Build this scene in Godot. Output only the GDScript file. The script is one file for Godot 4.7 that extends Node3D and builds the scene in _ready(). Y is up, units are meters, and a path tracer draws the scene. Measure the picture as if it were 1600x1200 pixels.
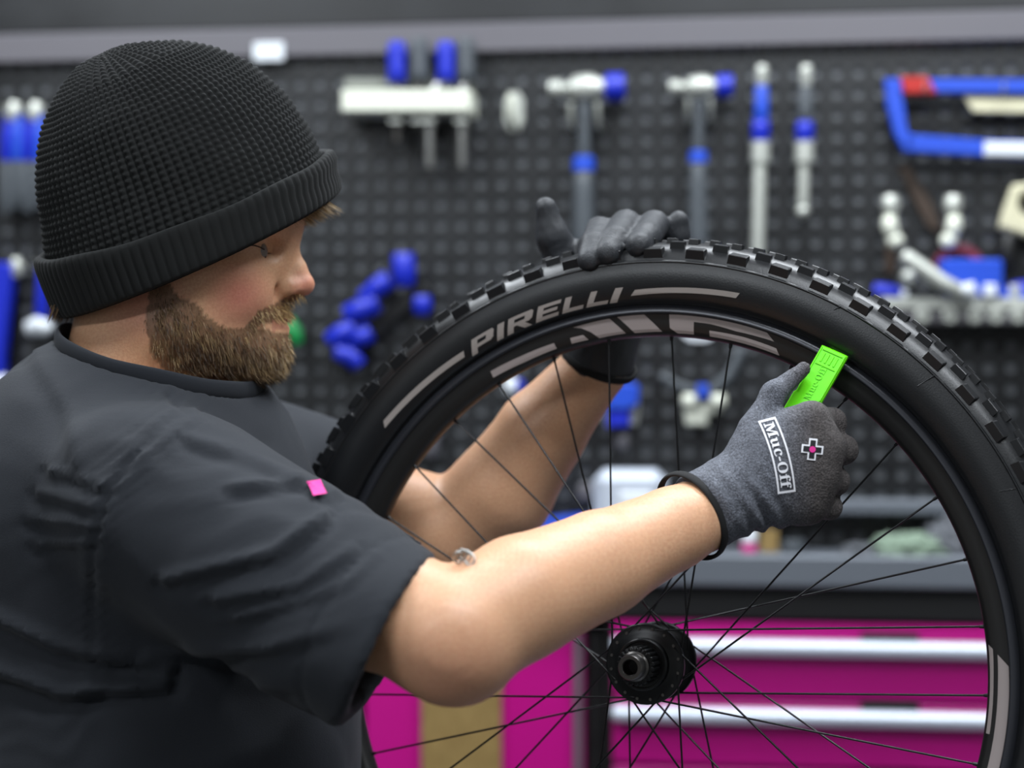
extends Node3D
# Workshop scene: a mechanic levers a tyre off a bicycle wheel in front of a tool wall.
const EYE := 1.36          # camera height
const FPX := 2800.0        # focal length in pixels of the 1600-pixel-wide frame
var room := Transform3D()  # the room's own axes: x along the tool wall, z out of it
var mats := {}
var texs := {}
var rng := RandomNumberGenerator.new()

func _ready():
	rng.seed = 7
	# --- camera ---
	var cam := Camera3D.new()
	cam.name = "camera"
	cam.fov = rad_to_deg(2.0 * atan(600.0 / FPX))
	cam.near = 0.05
	cam.far = 30.0
	cam.position = Vector3(0, EYE, 0)
	var lens := CameraAttributesPhysical.new()
	lens.frustum_focal_length = 84.0
	lens.frustum_focus_distance = 1.50
	lens.exposure_aperture = 84.0 / 24.0
	cam.attributes = lens
	add_child(cam)
	cam.fov = rad_to_deg(2.0 * atan(600.0 / FPX))
	# --- surroundings and exposure ---
	var we := WorldEnvironment.new()
	we.name = "surroundings"
	var env := Environment.new()
	env.background_mode = Environment.BG_COLOR
	env.background_color = Color(0.0, 0.0, 0.0)
	env.tonemap_mode = Environment.TONE_MAPPER_LINEAR
	env.tonemap_exposure = 1.15
	env.sdfgi_enabled = true
	env.ssao_enabled = true
	env.ssil_enabled = true
	we.environment = env
	add_child(we)
	room = Transform3D(Basis(Vector3.UP, deg_to_rad(-7.0)), Vector3(0, 0, -2.86))
	make_materials()
	# --- ceiling lamps: [x, z, length x, length z, energy] in the room's axes ---
	for a in [[-0.9, 1.05, 0.3, 1.5, 3.9, "ceiling lamp panel above the left of the workbench, over the mechanic's back"], [0.75, 0.75, 1.5, 0.3, 3.9, "ceiling lamp panel above the hammers and screwdrivers, nearest the tool wall"], [0.9, 2.3, 1.5, 0.4, 4.2, "wider ceiling lamp panel above the wheel, in front of the others"], [-1.2, 3.9, 1.5, 0.3, 4.5, "ceiling lamp panel behind the camera, farthest from the tool wall"]]:
		ceiling_lamp(a[0], a[1], a[2], a[3], a[4], a[5])
	build_room()
	build_tool_wall()
	build_bench()
	build_wheel()
	build_person()

# ---------------------------------------------------------------- places
func at(px: float, py: float, d: float) -> Vector3:
	return Vector3((px - 800.0) * d / FPX, EYE + (600.0 - py) * d / FPX, -d)

func on_wall(px: float, py: float, zoff := 0.0) -> Vector3:   # room-axes point of the plane zoff in front of the tool wall
	var inv := room.affine_inverse()
	var o := inv * Vector3(0, EYE, 0)
	var dir := inv.basis * Vector3((px - 800.0) / FPX, (600.0 - py) / FPX, -1.0)
	return o + dir * ((zoff - o.z) / dir.z)

# ---------------------------------------------------------------- nodes
func numbered(n: String) -> String:
	if not has_node(NodePath(n)):
		return n
	var i := 1
	while has_node(NodePath("%s_%03d" % [n, i])):
		i += 1
	return "%s_%03d" % [n, i]

func tag(o: Node, label: String, category: String, group := "", kind := "") -> Node:
	if label: o.set_meta("label", label)
	if category: o.set_meta("category", category)
	if group: o.set_meta("group", group)
	if kind: o.set_meta("kind", kind)
	return o

func thing(called: String, label: String, category: String, xf := Transform3D(), group := "") -> Node3D:
	var o := Node3D.new()
	o.name = numbered(called)
	add_child(o, true)
	o.transform = xf
	tag(o, label, category, group)
	return o

func part(called: String, mesh: Mesh, m: Material, parent: Node, xf := Transform3D()) -> MeshInstance3D:
	var o := MeshInstance3D.new()
	var n := called
	var i := 1
	while parent.has_node(NodePath(n)):
		n = "%s_%03d" % [called, i]
		i += 1
	o.name = n
	o.mesh = mesh
	o.material_override = m
	o.transform = xf
	parent.add_child(o, true)
	return o

func structure(called: String, mesh: Mesh, m: Material, label: String, category: String, xf := room) -> MeshInstance3D:
	var o := part(called, mesh, m, self, xf)
	tag(o, label, category, "", "structure")
	return o

# ---------------------------------------------------------------- materials
func noise_tex(key: String, freq: float, kind: int, oct: int, lo: Color, hi: Color, normal := 0.0, size := 512) -> NoiseTexture2D:
	if texs.has(key):
		return texs[key]
	var n := FastNoiseLite.new()
	n.seed = 11 + texs.size()
	n.noise_type = kind
	n.frequency = freq
	n.fractal_octaves = oct
	var t := NoiseTexture2D.new()
	t.width = size
	t.height = size
	t.seamless = true
	t.noise = n
	if normal > 0.0:
		t.as_normal_map = true
		t.bump_strength = normal
	else:
		var g := Gradient.new()
		g.set_color(0, lo)
		g.set_color(1, hi)
		t.color_ramp = g
	texs[key] = t
	return t

func mat(key: String, c: Color, rough := 0.6, metal := 0.0) -> StandardMaterial3D:
	if mats.has(key):
		return mats[key]
	var m := StandardMaterial3D.new()
	m.resource_name = key
	m.albedo_color = c
	m.roughness = rough
	m.metallic = metal
	m.cull_mode = BaseMaterial3D.CULL_DISABLED
	mats[key] = m
	return m

func tri(m: StandardMaterial3D, scale: float) -> void:
	m.uv1_triplanar = true
	m.uv1_scale = Vector3.ONE * scale

func make_materials() -> void:
	var W := Color.WHITE
	var fine := noise_tex("fine", 0.12, FastNoiseLite.TYPE_SIMPLEX, 3, Color(0.72, 0.72, 0.72), W)
	var bumps := noise_tex("bumps", 0.09, FastNoiseLite.TYPE_SIMPLEX, 3, W, W, 6.0)
	var grain := noise_tex("grain", 0.35, FastNoiseLite.TYPE_VALUE, 2, Color(0.30, 0.30, 0.30), Color(1.0, 1.0, 1.0))
	var cloud := noise_tex("cloud", 0.012, FastNoiseLite.TYPE_SIMPLEX, 4, Color(0.70, 0.70, 0.70), W)
	var m := mat("rubber", Color(0.085, 0.09, 0.10), 0.37)
	m.albedo_texture = fine; m.normal_enabled = true; m.normal_texture = bumps; m.normal_scale = 0.05; tri(m, 9.0)
	m = mat("knob_rubber", Color(0.072, 0.076, 0.085), 0.35)
	m = mat("tyre_print", Color(0.60, 0.57, 0.55), 0.5)
	m = mat("rim_black", Color(0.075, 0.072, 0.07), 0.42)
	m = mat("rim_edge", Color(0.19, 0.195, 0.215), 0.27, 0.35)
	m = mat("rim_print", Color(0.57, 0.53, 0.52), 0.45)
	m = mat("spoke_black", Color(0.10, 0.10, 0.105), 0.28, 0.5)
	m = mat("hub_black", Color(0.07, 0.072, 0.078), 0.33, 0.4)
	m = mat("steel", Color(0.66, 0.66, 0.65), 0.3, 1.0)
	m = mat("dark_steel", Color(0.40, 0.39, 0.38), 0.34, 1.0)
	m = mat("satin_steel", Color(0.74, 0.75, 0.72), 0.45, 0.55)
	m = mat("dull_metal", Color(0.52, 0.53, 0.50), 0.5, 0.3)
	m = mat("pale_metal", Color(0.86, 0.87, 0.81), 0.5, 0.2)
	m = mat("tool_blue", Color(0.04, 0.13, 0.68), 0.42)
	m = mat("tool_blue_light", Color(0.11, 0.28, 0.74), 0.4)
	m = mat("tool_grey", Color(0.27, 0.29, 0.31), 0.5)
	m = mat("tool_red", Color(0.66, 0.09, 0.05), 0.45)
	m = mat("maroon", Color(0.44, 0.13, 0.20), 0.5)
	m = mat("tool_white", Color(0.85, 0.87, 0.89), 0.4)
	m = mat("tool_green", Color(0.05, 0.50, 0.24), 0.45)
	m = mat("cream", Color(0.80, 0.78, 0.66), 0.5)
	m = mat("brown", Color(0.20, 0.14, 0.09), 0.6)
	m = mat("black_plastic", Color(0.035, 0.036, 0.04), 0.45)
	m = mat("board", Color(0.082, 0.090, 0.102), 0.36)
	m.albedo_texture = cloud; m.roughness_texture = cloud; m.roughness = 0.5; tri(m, 0.9)
	m = mat("board_back", Color(0.41, 0.42, 0.435), 0.8)
	m = mat("wall_paint", Color(0.36, 0.37, 0.38), 0.85)
	m.normal_enabled = true; m.normal_texture = bumps; m.normal_scale = 0.25; tri(m, 2.0)
	m = mat("wall_white", Color(0.68, 0.68, 0.67), 0.85)
	m.normal_enabled = true; m.normal_texture = bumps; m.normal_scale = 0.25; tri(m, 2.0)
	m = mat("ceiling_paint", Color(0.74, 0.74, 0.73), 0.9)
	m = mat("concrete", Color(0.33, 0.33, 0.33), 0.6)
	m.albedo_texture = cloud; tri(m, 0.7)
	m = mat("rail_grey", Color(0.36, 0.35, 0.37), 0.5)
	m = mat("bench_grey", Color(0.40, 0.42, 0.45), 0.42, 0.2)
	m = mat("mat_black", Color(0.045, 0.046, 0.05), 0.7)
	m = mat("magenta", Color(0.72, 0.0, 0.49), 0.38)
	m = mat("wood", Color(0.62, 0.52, 0.32), 0.55)
	var wg := noise_tex("woodgrain", 0.03, FastNoiseLite.TYPE_SIMPLEX, 3, Color(0.78, 0.75, 0.7), W)
	m.albedo_texture = wg; m.uv1_triplanar = true; m.uv1_scale = Vector3(12, 1.2, 12)
	m = mat("handle_white", Color(0.80, 0.83, 0.88), 0.32, 0.25)
	m = mat("cloth_pale", Color(0.50, 0.57, 0.50), 0.9)
	m.normal_enabled = true; m.normal_texture = bumps; m.normal_scale = 0.4; tri(m, 8.0)
	m = mat("cloth_grey", Color(0.36, 0.37, 0.39), 0.9)
	# the mechanic
	m = mat("skin", W, 0.46)
	m.vertex_color_use_as_albedo = true
	m.albedo_texture = noise_tex("skin_tone", 0.05, FastNoiseLite.TYPE_SIMPLEX, 4, Color(0.90, 0.84, 0.82), W)
	m.normal_enabled = true; m.normal_texture = noise_tex("skin_bump", 0.16, FastNoiseLite.TYPE_CELLULAR, 2, W, W, 4.0); m.normal_scale = 0.16
	m.subsurf_scatter_enabled = true; m.subsurf_scatter_strength = 0.12
	tri(m, 11.0)
	m = mat("eye", Color(0.50, 0.46, 0.43), 0.08)
	m = mat("iris", Color(0.20, 0.15, 0.12), 0.1)
	m = mat("lash", Color(0.20, 0.12, 0.09), 0.8)
	m = mat("lid", Color(0.62, 0.40, 0.33), 0.6)
	m = mat("shirt", Color(0.108, 0.127, 0.160), 0.88)
	m.albedo_texture = fine; m.normal_enabled = true; m.normal_texture = bumps; m.normal_scale = 0.14; tri(m, 12.0)
	m.rim_enabled = true; m.rim = 0.12; m.rim_tint = 0.3
	m = mat("shirt_rib", Color(0.092, 0.108, 0.136), 0.9)
	m = mat("trousers", Color(0.06, 0.062, 0.07), 0.9)
	m = mat("shoe", Color(0.05, 0.05, 0.05), 0.6)
	m = mat("beanie", Color(0.046, 0.057, 0.056), 0.95)
	m.albedo_texture = fine; tri(m, 14.0)
	m.rim_enabled = true; m.rim = 0.08; m.rim_tint = 0.3
	m = mat("hair", W, 0.6)
	m.vertex_color_use_as_albedo = true
	m = mat("glove", Color(0.40, 0.41, 0.45), 0.92)
	m.albedo_texture = grain; m.normal_enabled = true; m.normal_texture = bumps; m.normal_scale = 0.5; tri(m, 16.0)
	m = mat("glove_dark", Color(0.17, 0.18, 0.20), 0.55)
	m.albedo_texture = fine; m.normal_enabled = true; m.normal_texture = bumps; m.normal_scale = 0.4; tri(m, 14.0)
	m = mat("glove_back", W, 0.85)
	m.vertex_color_use_as_albedo = true
	m.albedo_texture = grain; m.normal_enabled = true; m.normal_texture = bumps; m.normal_scale = 0.5; tri(m, 8.0)
	m = mat("cuff_black", Color(0.03, 0.03, 0.034), 0.85)
	m = mat("print_white", Color(0.9, 0.9, 0.92), 0.6)
	m = mat("print_black", Color(0.05, 0.04, 0.07), 0.7)
	m = mat("print_pink", Color(0.85, 0.16, 0.55), 0.6)
	m = mat("lever_green", Color(0.42, 0.90, 0.02), 0.38)
	m.subsurf_scatter_enabled = true; m.subsurf_scatter_strength = 0.1

# ---------------------------------------------------------------- mesh building
class MB:
	var v := PackedVector3Array()
	var n := PackedVector3Array()
	var c := PackedColorArray()
	var ix := PackedInt32Array()
	var colored := false

	func face(pts: Array, out: Vector3) -> void:      # flat convex polygon turned to face «out»
		var nn: Vector3 = (pts[1] - pts[0]).cross(pts[2] - pts[0]).normalized()
		if nn.length_squared() < 0.5 and pts.size() > 3:
			nn = (pts[2] - pts[0]).cross(pts[3] - pts[0]).normalized()
		var flip := nn.dot(out) < 0.0
		if flip: nn = -nn
		var b := v.size()
		for p in pts:
			v.append(p)
			n.append(nn)
		for i in range(1, pts.size() - 1):
			if flip: ix.append_array([b, b + i, b + i + 1])
			else: ix.append_array([b, b + i + 1, b + i])

	func smooth(vv: PackedVector3Array, ii: PackedInt32Array, cols := PackedColorArray()) -> void:   # ii counter-clockwise or not: turned outward by its volume
		var mid := Vector3.ZERO
		for p in vv: mid += p
		mid /= maxf(1.0, vv.size())
		var vol := 0.0
		for i in range(0, ii.size(), 3):
			vol += (vv[ii[i]] - mid).dot((vv[ii[i + 1]] - mid).cross(vv[ii[i + 2]] - mid))
		var nn := PackedVector3Array()
		nn.resize(vv.size())
		var s := 1.0 if vol >= 0.0 else -1.0
		var b := v.size()
		for i in range(0, ii.size(), 3):
			var f := (vv[ii[i + 1]] - vv[ii[i]]).cross(vv[ii[i + 2]] - vv[ii[i]]) * s
			nn[ii[i]] += f
			nn[ii[i + 1]] += f
			nn[ii[i + 2]] += f
			if s > 0.0: ix.append_array([b + ii[i], b + ii[i + 2], b + ii[i + 1]])
			else: ix.append_array([b + ii[i], b + ii[i + 1], b + ii[i + 2]])
		for i in nn.size(): nn[i] = nn[i].normalized()
		v.append_array(vv)
		n.append_array(nn)
		if cols.size():
			c.append_array(cols)

	func grid(pts: PackedVector3Array, nu: int, nv: int, cu: bool, cv: bool, cols := PackedColorArray()) -> void:   # pts[v * nu + u]
		var ii := PackedInt32Array()
		for j in (nv if cv else nv - 1):
			for i in (nu if cu else nu - 1):
				var a := j * nu + i
				var b := j * nu + (i + 1) % nu
				var d := ((j + 1) % nv) * nu + i
				var e := ((j + 1) % nv) * nu + (i + 1) % nu
				ii.append_array([a, b, e, a, e, d])
		smooth(pts, ii, cols)

	func box(ctr: Vector3, size: Vector3, bev := 0.002, xf := Transform3D()) -> void:
		var h := size * 0.5
		bev = minf(bev, minf(h.x, minf(h.y, h.z)) * 0.6)
		for ax in 3:
			for s in [-1.0, 1.0]:
				var u := (ax + 1) % 3
				var w := (ax + 2) % 3
				var q := []
				for k in [[-1, -1], [1, -1], [1, 1], [-1, 1]]:
					var p := Vector3.ZERO
					p[ax] = s * h[ax]
					p[u] = k[0] * (h[u] - bev)
					p[w] = k[1] * (h[w] - bev)
					q.append(xf * (ctr + p))
				var o := Vector3.ZERO
				o[ax] = s
				face(q, xf.basis * o)
		if bev <= 0.0: return
		for ax in 3:
			var u := (ax + 1) % 3
			var w := (ax + 2) % 3
			for k in [[-1, -1], [1, -1], [1, 1], [-1, 1]]:
				var q := []
				for e in [[-1, 0], [1, 0], [1, 1], [-1, 1]]:
					var p := Vector3.ZERO
					p[ax] = e[0] * (h[ax] - bev)
					p[u] = k[0] * (h[u] - (bev if e[1] == 1 else 0.0))
					p[w] = k[1] * (h[w] - (0.0 if e[1] == 1 else bev))
					q.append(xf * (ctr + p))
				var o := Vector3.ZERO
				o[u] = k[0]
				o[w] = k[1]
				face(q, xf.basis * o)
		for sx in [-1, 1]:
			for sy in [-1, 1]:
				for sz in [-1, 1]:
					var q := []
					for k in 3:
						var p := Vector3(sx * (h.x - bev), sy * (h.y - bev), sz * (h.z - bev))
						p[k] = Vector3(sx, sy, sz)[k] * h[k]
						q.append(xf * (ctr + p))
					face(q, xf.basis * Vector3(sx, sy, sz))

	func lathe(prof: Array, seg := 32, xf := Transform3D(), crease := 35.0) -> void:   # [radius, along] pairs round the local z axis
		var m := prof.size()
		for k in m - 1:
			var a: Vector2 = Vector2(prof[k][0], prof[k][1])
			var b: Vector2 = Vector2(prof[k + 1][0], prof[k + 1][1])
			var d := (b - a).normalized()
			if d == Vector2.ZERO: continue
			var na := Vector2(d.y, -d.x)
			var nb := na
			if k > 0:
				var e := (a - Vector2(prof[k - 1][0], prof[k - 1][1])).normalized()
				if e != Vector2.ZERO and absf(rad_to_deg(e.angle_to(d))) < crease: na = (na + Vector2(e.y, -e.x)).normalized()
			if k < m - 2:
				var e := (Vector2(prof[k + 2][0], prof[k + 2][1]) - b).normalized()
				if e != Vector2.ZERO and absf(rad_to_deg(d.angle_to(e))) < crease: nb = (nb + Vector2(e.y, -e.x)).normalized()
			var base := v.size()
			for i in seg + 1:
				var t := TAU * i / seg
				var cs := Vector3(cos(t), sin(t), 0)
				v.append(xf * (cs * a.x + Vector3(0, 0, a.y)))
				n.append((xf.basis * (cs * na.x + Vector3(0, 0, na.y))).normalized())
				v.append(xf * (cs * b.x + Vector3(0, 0, b.y)))
				n.append((xf.basis * (cs * nb.x + Vector3(0, 0, nb.y))).normalized())
			for i in seg:
				var q := base + i * 2
				ix.append_array([q, q + 1, q + 3, q, q + 3, q + 2])

	func tube(path: Array, rad, seg := 10, caps := true) -> void:   # rad: a number or one per point
		var pts := PackedVector3Array()
		var m := path.size()
		var up := Vector3.UP
		var t0: Vector3 = (path[1] - path[0]).normalized()
		if absf(t0.dot(up)) > 0.9: up = Vector3.RIGHT
		var rings := []
		for k in m:
			var t: Vector3 = (path[mini(k + 1, m - 1)] - path[maxi(k - 1, 0)]).normalized()
			var s := t.cross(up).normalized()
			up = s.cross(t).normalized()
			var r: float = rad if rad is float else rad[k]
			if caps and k == 0: rings.append([path[k], s, up, r * 0.02, t])
			rings.append([path[k], s, up, r, t])
			if caps and k == m - 1: rings.append([path[k], s, up, r * 0.02, t])
		for g in rings:
			for i in seg:
				var a := TAU * i / seg
				pts.append(g[0] + (g[1] * cos(a) + g[2] * sin(a)) * g[3])
		grid(pts, seg, rings.size(), true, false)

	func rod(a: Vector3, b: Vector3, r0: float, r1: float, seg := 12, bev := 0.0) -> void:   # straight bar with creased ends
		var t := (b - a)
		var l := t.length()
		t /= l
		var s := t.cross(Vector3.UP if absf(t.y) < 0.9 else Vector3.RIGHT).normalized()
		var xf := Transform3D(Basis(s, t.cross(s), t), a)
		if bev > 0.0: lathe([[0, 0], [r0 - bev, 0], [r0, bev], [r1, l - bev], [r1 - bev, l], [0, l]], seg, xf)
		else: lathe([[0, 0], [r0, 0], [r1, l], [0, l]], seg, xf)

	func ball(ctr: Vector3, r: Vector3, seg := 16, b := Basis()) -> void:
		var pts := PackedVector3Array()
		var nv := seg / 2 + 1
		for j in nv:
			var p := PI * j / (nv - 1)
			for i in seg:
				var t := TAU * i / seg
				pts.append(ctr + b * (Vector3(sin(p) * cos(t), cos(p), sin(p) * sin(t)) * r))
		grid(pts, seg, nv, true, false)

	func prism(poly: PackedVector2Array, depth: float, xf := Transform3D(), bev := 0.0015) -> void:   # outline in local xy, from z = 0 to depth, chamfered front
		if Geometry2D.is_polygon_clockwise(poly): poly.reverse()
		var m := poly.size()
		var inner := PackedVector2Array()
		for i in m:
			var a := (poly[i] - poly[(i + m - 1) % m]).normalized()
			var b := (poly[(i + 1) % m] - poly[i]).normalized()
			var na := Vector2(-a.y, a.x)
			var nb := Vector2(-b.y, b.x)
			var w := na + nb
			w /= maxf(0.3, w.length_squared() * 0.5)
			inner.append(poly[i] + w * bev)
		var tris := Geometry2D.triangulate_polygon(inner)
		for k in range(0, tris.size(), 3):
			var q := []
			var r := []
			for e in 3:
				var p := inner[tris[k + e]]
				q.append(xf * Vector3(p.x, p.y, depth))
				r.append(xf * Vector3(p.x, p.y, 0))
			face(q, xf.basis * Vector3(0, 0, 1))
			face(r, xf.basis * Vector3(0, 0, -1))
		for i in m:
			var j := (i + 1) % m
			var d := poly[j] - poly[i]
			var o := xf.basis * Vector3(d.y, -d.x, 0)
			var a := poly[i]
			var b := poly[j]
			var ai := inner[i]
			var bi := inner[j]
			face([xf * Vector3(a.x, a.y, bev), xf * Vector3(b.x, b.y, bev), xf * Vector3(b.x, b.y, depth - bev), xf * Vector3(a.x, a.y, depth - bev)], o)
			face([xf * Vector3(a.x, a.y, depth - bev), xf * Vector3(b.x, b.y, depth - bev), xf * Vector3(bi.x, bi.y, depth), xf * Vector3(ai.x, ai.y, depth)], o + xf.basis * Vector3(0, 0, d.length()))
			face([xf * Vector3(a.x, a.y, bev), xf * Vector3(b.x, b.y, bev), xf * Vector3(bi.x, bi.y, 0), xf * Vector3(ai.x, ai.y, 0)], o - xf.basis * Vector3(0, 0, d.length()))

	func mesh() -> ArrayMesh:
		var a := []
		a.resize(Mesh.ARRAY_MAX)
		a[Mesh.ARRAY_VERTEX] = v
		a[Mesh.ARRAY_NORMAL] = n
		if c.size() == v.size() and c.size() > 0: a[Mesh.ARRAY_COLOR] = c
		a[Mesh.ARRAY_INDEX] = ix
		var m := ArrayMesh.new()
		if v.size(): m.add_surface_from_arrays(Mesh.PRIMITIVE_TRIANGLES, a)
		return m

# flat print: outlines in (s, t), cut into small cells and laid on a surface by «place»
func print_on(b: MB, poly: PackedVector2Array, place: Callable, cs: float, ct: float, out: Callable) -> void:
	var lo := poly[0]
	var hi := poly[0]
	for p in poly:
		lo = lo.min(p)
		hi = hi.max(p)
	var ns := maxi(1, ceili((hi.x - lo.x) / cs))
	var nt := maxi(1, ceili((hi.y - lo.y) / ct))
	for i in ns:
		for j in nt:
			var x0 := lo.x + (hi.x - lo.x) * i / ns
			var x1 := lo.x + (hi.x - lo.x) * (i + 1) / ns
			var y0 := lo.y + (hi.y - lo.y) * j / nt
			var y1 := lo.y + (hi.y - lo.y) * (j + 1) / nt
			for piece in Geometry2D.intersect_polygons(poly, PackedVector2Array([Vector2(x0, y0), Vector2(x1, y0), Vector2(x1, y1), Vector2(x0, y1)])):
				var tris := Geometry2D.triangulate_polygon(piece)
				for k in range(0, tris.size(), 3):
					var q := []
					for e in 3: q.append(place.call(piece[tris[k + e]]))
					b.face(q, out.call(piece[tris[k]]))
# ---------------------------------------------------------------- smooth solids: tapered capsules and ellipsoids joined by a smooth minimum, meshed as surface nets
class Solid:
	var kind := PackedInt32Array()
	var A := PackedVector3Array()
	var B := PackedVector3Array()
	var ra := PackedFloat32Array()
	var rb := PackedFloat32Array()
	var kk := PackedFloat32Array()
	var op := PackedInt32Array()
	var inv: Array[Basis] = []
	var cn := PackedVector3Array()
	var cd := PackedFloat32Array()
	var mid := PackedVector3Array()
	var big := PackedFloat32Array()

	func cap(a: Vector3, b: Vector3, r0: float, r1: float, k := 0.012, o := 0, plane_n := Vector3.ZERO, plane_p := Vector3.ZERO) -> void:
		kind.append(0 if plane_n == Vector3.ZERO else 2)
		A.append(a); B.append(b); ra.append(r0); rb.append(r1); kk.append(k); op.append(o)
		inv.append(Basis()); cn.append(plane_n.normalized()); cd.append(plane_n.normalized().dot(plane_p))
		mid.append((a + b) * 0.5); big.append(a.distance_to(b) * 0.5 + maxf(r0, r1))

	func ell(c: Vector3, r: Vector3, k := 0.012, o := 0, bas := Basis()) -> void:
		kind.append(1)
		A.append(c); B.append(r); ra.append(minf(r.x, minf(r.y, r.z))); rb.append(0.0); kk.append(k); op.append(o)
		inv.append(bas.inverse()); cn.append(Vector3.ZERO); cd.append(0.0)
		mid.append(c); big.append(maxf(r.x, maxf(r.y, r.z)))

	func chain(pts: Array, rads: Array, k := 0.012, o := 0) -> void:
		for i in pts.size() - 1: cap(pts[i], pts[i + 1], rads[i], rads[i + 1], k, o)

	func near(p: Vector3, r: float) -> PackedInt32Array:
		var out := PackedInt32Array()
		for i in kind.size():
			if mid[i].distance_to(p) - big[i] < r + kk[i] + 0.03: out.append(i)
		return out

	func dist(p: Vector3, act: PackedInt32Array) -> float:
		var d := 1.0
		for i in act:
			var e := 0.0
			if kind[i] == 1:
				var q := inv[i] * (p - A[i])
				var r := B[i]
				var s := q / r
				var k0 := s.length()
				var k1 := (s / r).length()
				e = k0 * (k0 - 1.0) / k1 if k1 > 1e-6 else -ra[i]
			else:
				var ab := B[i] - A[i]
				var pa := p - A[i]
				var h := clampf(pa.dot(ab) / maxf(ab.length_squared(), 1e-12), 0.0, 1.0)
				e = (pa - ab * h).length() - lerpf(ra[i], rb[i], h)
				if kind[i] == 2:
					var cut := p.dot(cn[i]) - cd[i]
					var g := maxf(0.008 - absf(e - cut), 0.0)
					e = maxf(e, cut) + g * g * 31.25
			var k := kk[i]
			if op[i] == 0:
				var h := maxf(k - absf(d - e), 0.0) / k
				d = minf(d, e) - h * h * k * 0.25
			else:
				var h := maxf(k - absf(d + e), 0.0) / k
				d = maxf(d, -e) + h * h * k * 0.25
		return d

	func all() -> PackedInt32Array:
		return PackedInt32Array(range(kind.size()))

	func hit(p: Vector3, dir: Vector3, most := 0.4) -> Vector3:   # where a straight line first meets the surface
		var t := 0.0
		var ids := all()
		for i in 60:
			var d := dist(p + dir * t, ids)
			if absf(d) < 5e-5 or t > most: break
			t += d * 0.8
		return p + dir * t

	# vertices, normals and triangles go into b
	func net(b: MB, cell: float, color = null, bump = null, lo_clip := Vector3(-9, -9, -9), hi_clip := Vector3(9, 9, 9)) -> void:
		var lo := Vector3(9, 9, 9)
		var hi := -lo
		for i in kind.size():
			if op[i] == 0:
				lo = lo.min(mid[i] - Vector3.ONE * big[i])
				hi = hi.max(mid[i] + Vector3.ONE * big[i])
		lo = lo.max(lo_clip) - Vector3.ONE * cell * 2.5
		hi = hi.min(hi_clip) + Vector3.ONE * cell * 2.5
		var N := 6
		var M := N + 1
		var nb := Vector3i(((hi - lo) / (cell * N)).ceil())
		var sy := nb.y * N + 4
		var sz := nb.z * N + 4
		var seen := {}
		var vv := PackedVector3Array()
		var edges := PackedInt32Array()
		var half := cell * N * 0.5
		var val := PackedFloat32Array()
		val.resize(M * M * M)
		for bx in nb.x:
			for by in nb.y:
				for bz in nb.z:
					var o := lo + Vector3(bx, by, bz) * cell * N
					var ctr := o + Vector3.ONE * half
					var act := near(ctr, half * 1.75)
					if act.is_empty(): continue
					if absf(dist(ctr, act)) > half * 3.2: continue
					var w := 0
					for x in M:
						for y in M:
							for z in M:
								val[w] = dist(o + Vector3(x, y, z) * cell, act)
								w += 1
					for x in N:
						for y in N:
							for z in N:
								var k := (x * M + y) * M + z
								var e000 := val[k]
								var s := e000 < 0.0
								var e001 := val[k + 1]
								var e010 := val[k + M]
								var e011 := val[k + M + 1]
								var k2 := k + M * M
								var e100 := val[k2]
								var e101 := val[k2 + 1]
								var e110 := val[k2 + M]
								var e111 := val[k2 + M + 1]
								if (e001 < 0.0) == s and (e010 < 0.0) == s and (e011 < 0.0) == s and (e100 < 0.0) == s and (e101 < 0.0) == s and (e110 < 0.0) == s and (e111 < 0.0) == s:
									continue
								var acc := Vector3.ZERO
								var cnt := 0
								if s != (e001 < 0.0): acc += Vector3(0, 0, e000 / (e000 - e001)); cnt += 1
								if s != (e010 < 0.0): acc += Vector3(0, e000 / (e000 - e010), 0); cnt += 1
								if s != (e100 < 0.0): acc += Vector3(e000 / (e000 - e100), 0, 0); cnt += 1
								if (e001 < 0.0) != (e011 < 0.0): acc += Vector3(0, e001 / (e001 - e011), 1); cnt += 1
								if (e010 < 0.0) != (e011 < 0.0): acc += Vector3(0, 1, e010 / (e010 - e011)); cnt += 1
								if (e100 < 0.0) != (e101 < 0.0): acc += Vector3(1, 0, e100 / (e100 - e101)); cnt += 1
								if (e100 < 0.0) != (e110 < 0.0): acc += Vector3(1, e100 / (e100 - e110), 0); cnt += 1
								if (e001 < 0.0) != (e101 < 0.0): acc += Vector3(e001 / (e001 - e101), 0, 1); cnt += 1
								if (e010 < 0.0) != (e110 < 0.0): acc += Vector3(e010 / (e010 - e110), 1, 0); cnt += 1
								if (e011 < 0.0) != (e111 < 0.0): acc += Vector3(e011 / (e011 - e111), 1, 1); cnt += 1
								if (e101 < 0.0) != (e111 < 0.0): acc += Vector3(1, e101 / (e101 - e111), 1); cnt += 1
								if (e110 < 0.0) != (e111 < 0.0): acc += Vector3(1, 1, e110 / (e110 - e111)); cnt += 1
								var gx := bx * N + x
								var gy := by * N + y
								var gz := bz * N + z
								seen[(gx * sy + gy) * sz + gz] = vv.size()
								vv.append(o + (Vector3(x, y, z) + acc / cnt) * cell)
								if s != (e100 < 0.0): edges.append_array([gx, gy, gz, 0, int(s)])
								if s != (e010 < 0.0): edges.append_array([gx, gy, gz, 1, int(s)])
								if s != (e001 < 0.0): edges.append_array([gx, gy, gz, 2, int(s)])
		var ii := PackedInt32Array()
		var off := [[sz, 1], [1, sy * sz], [sy * sz, sz]]
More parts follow.
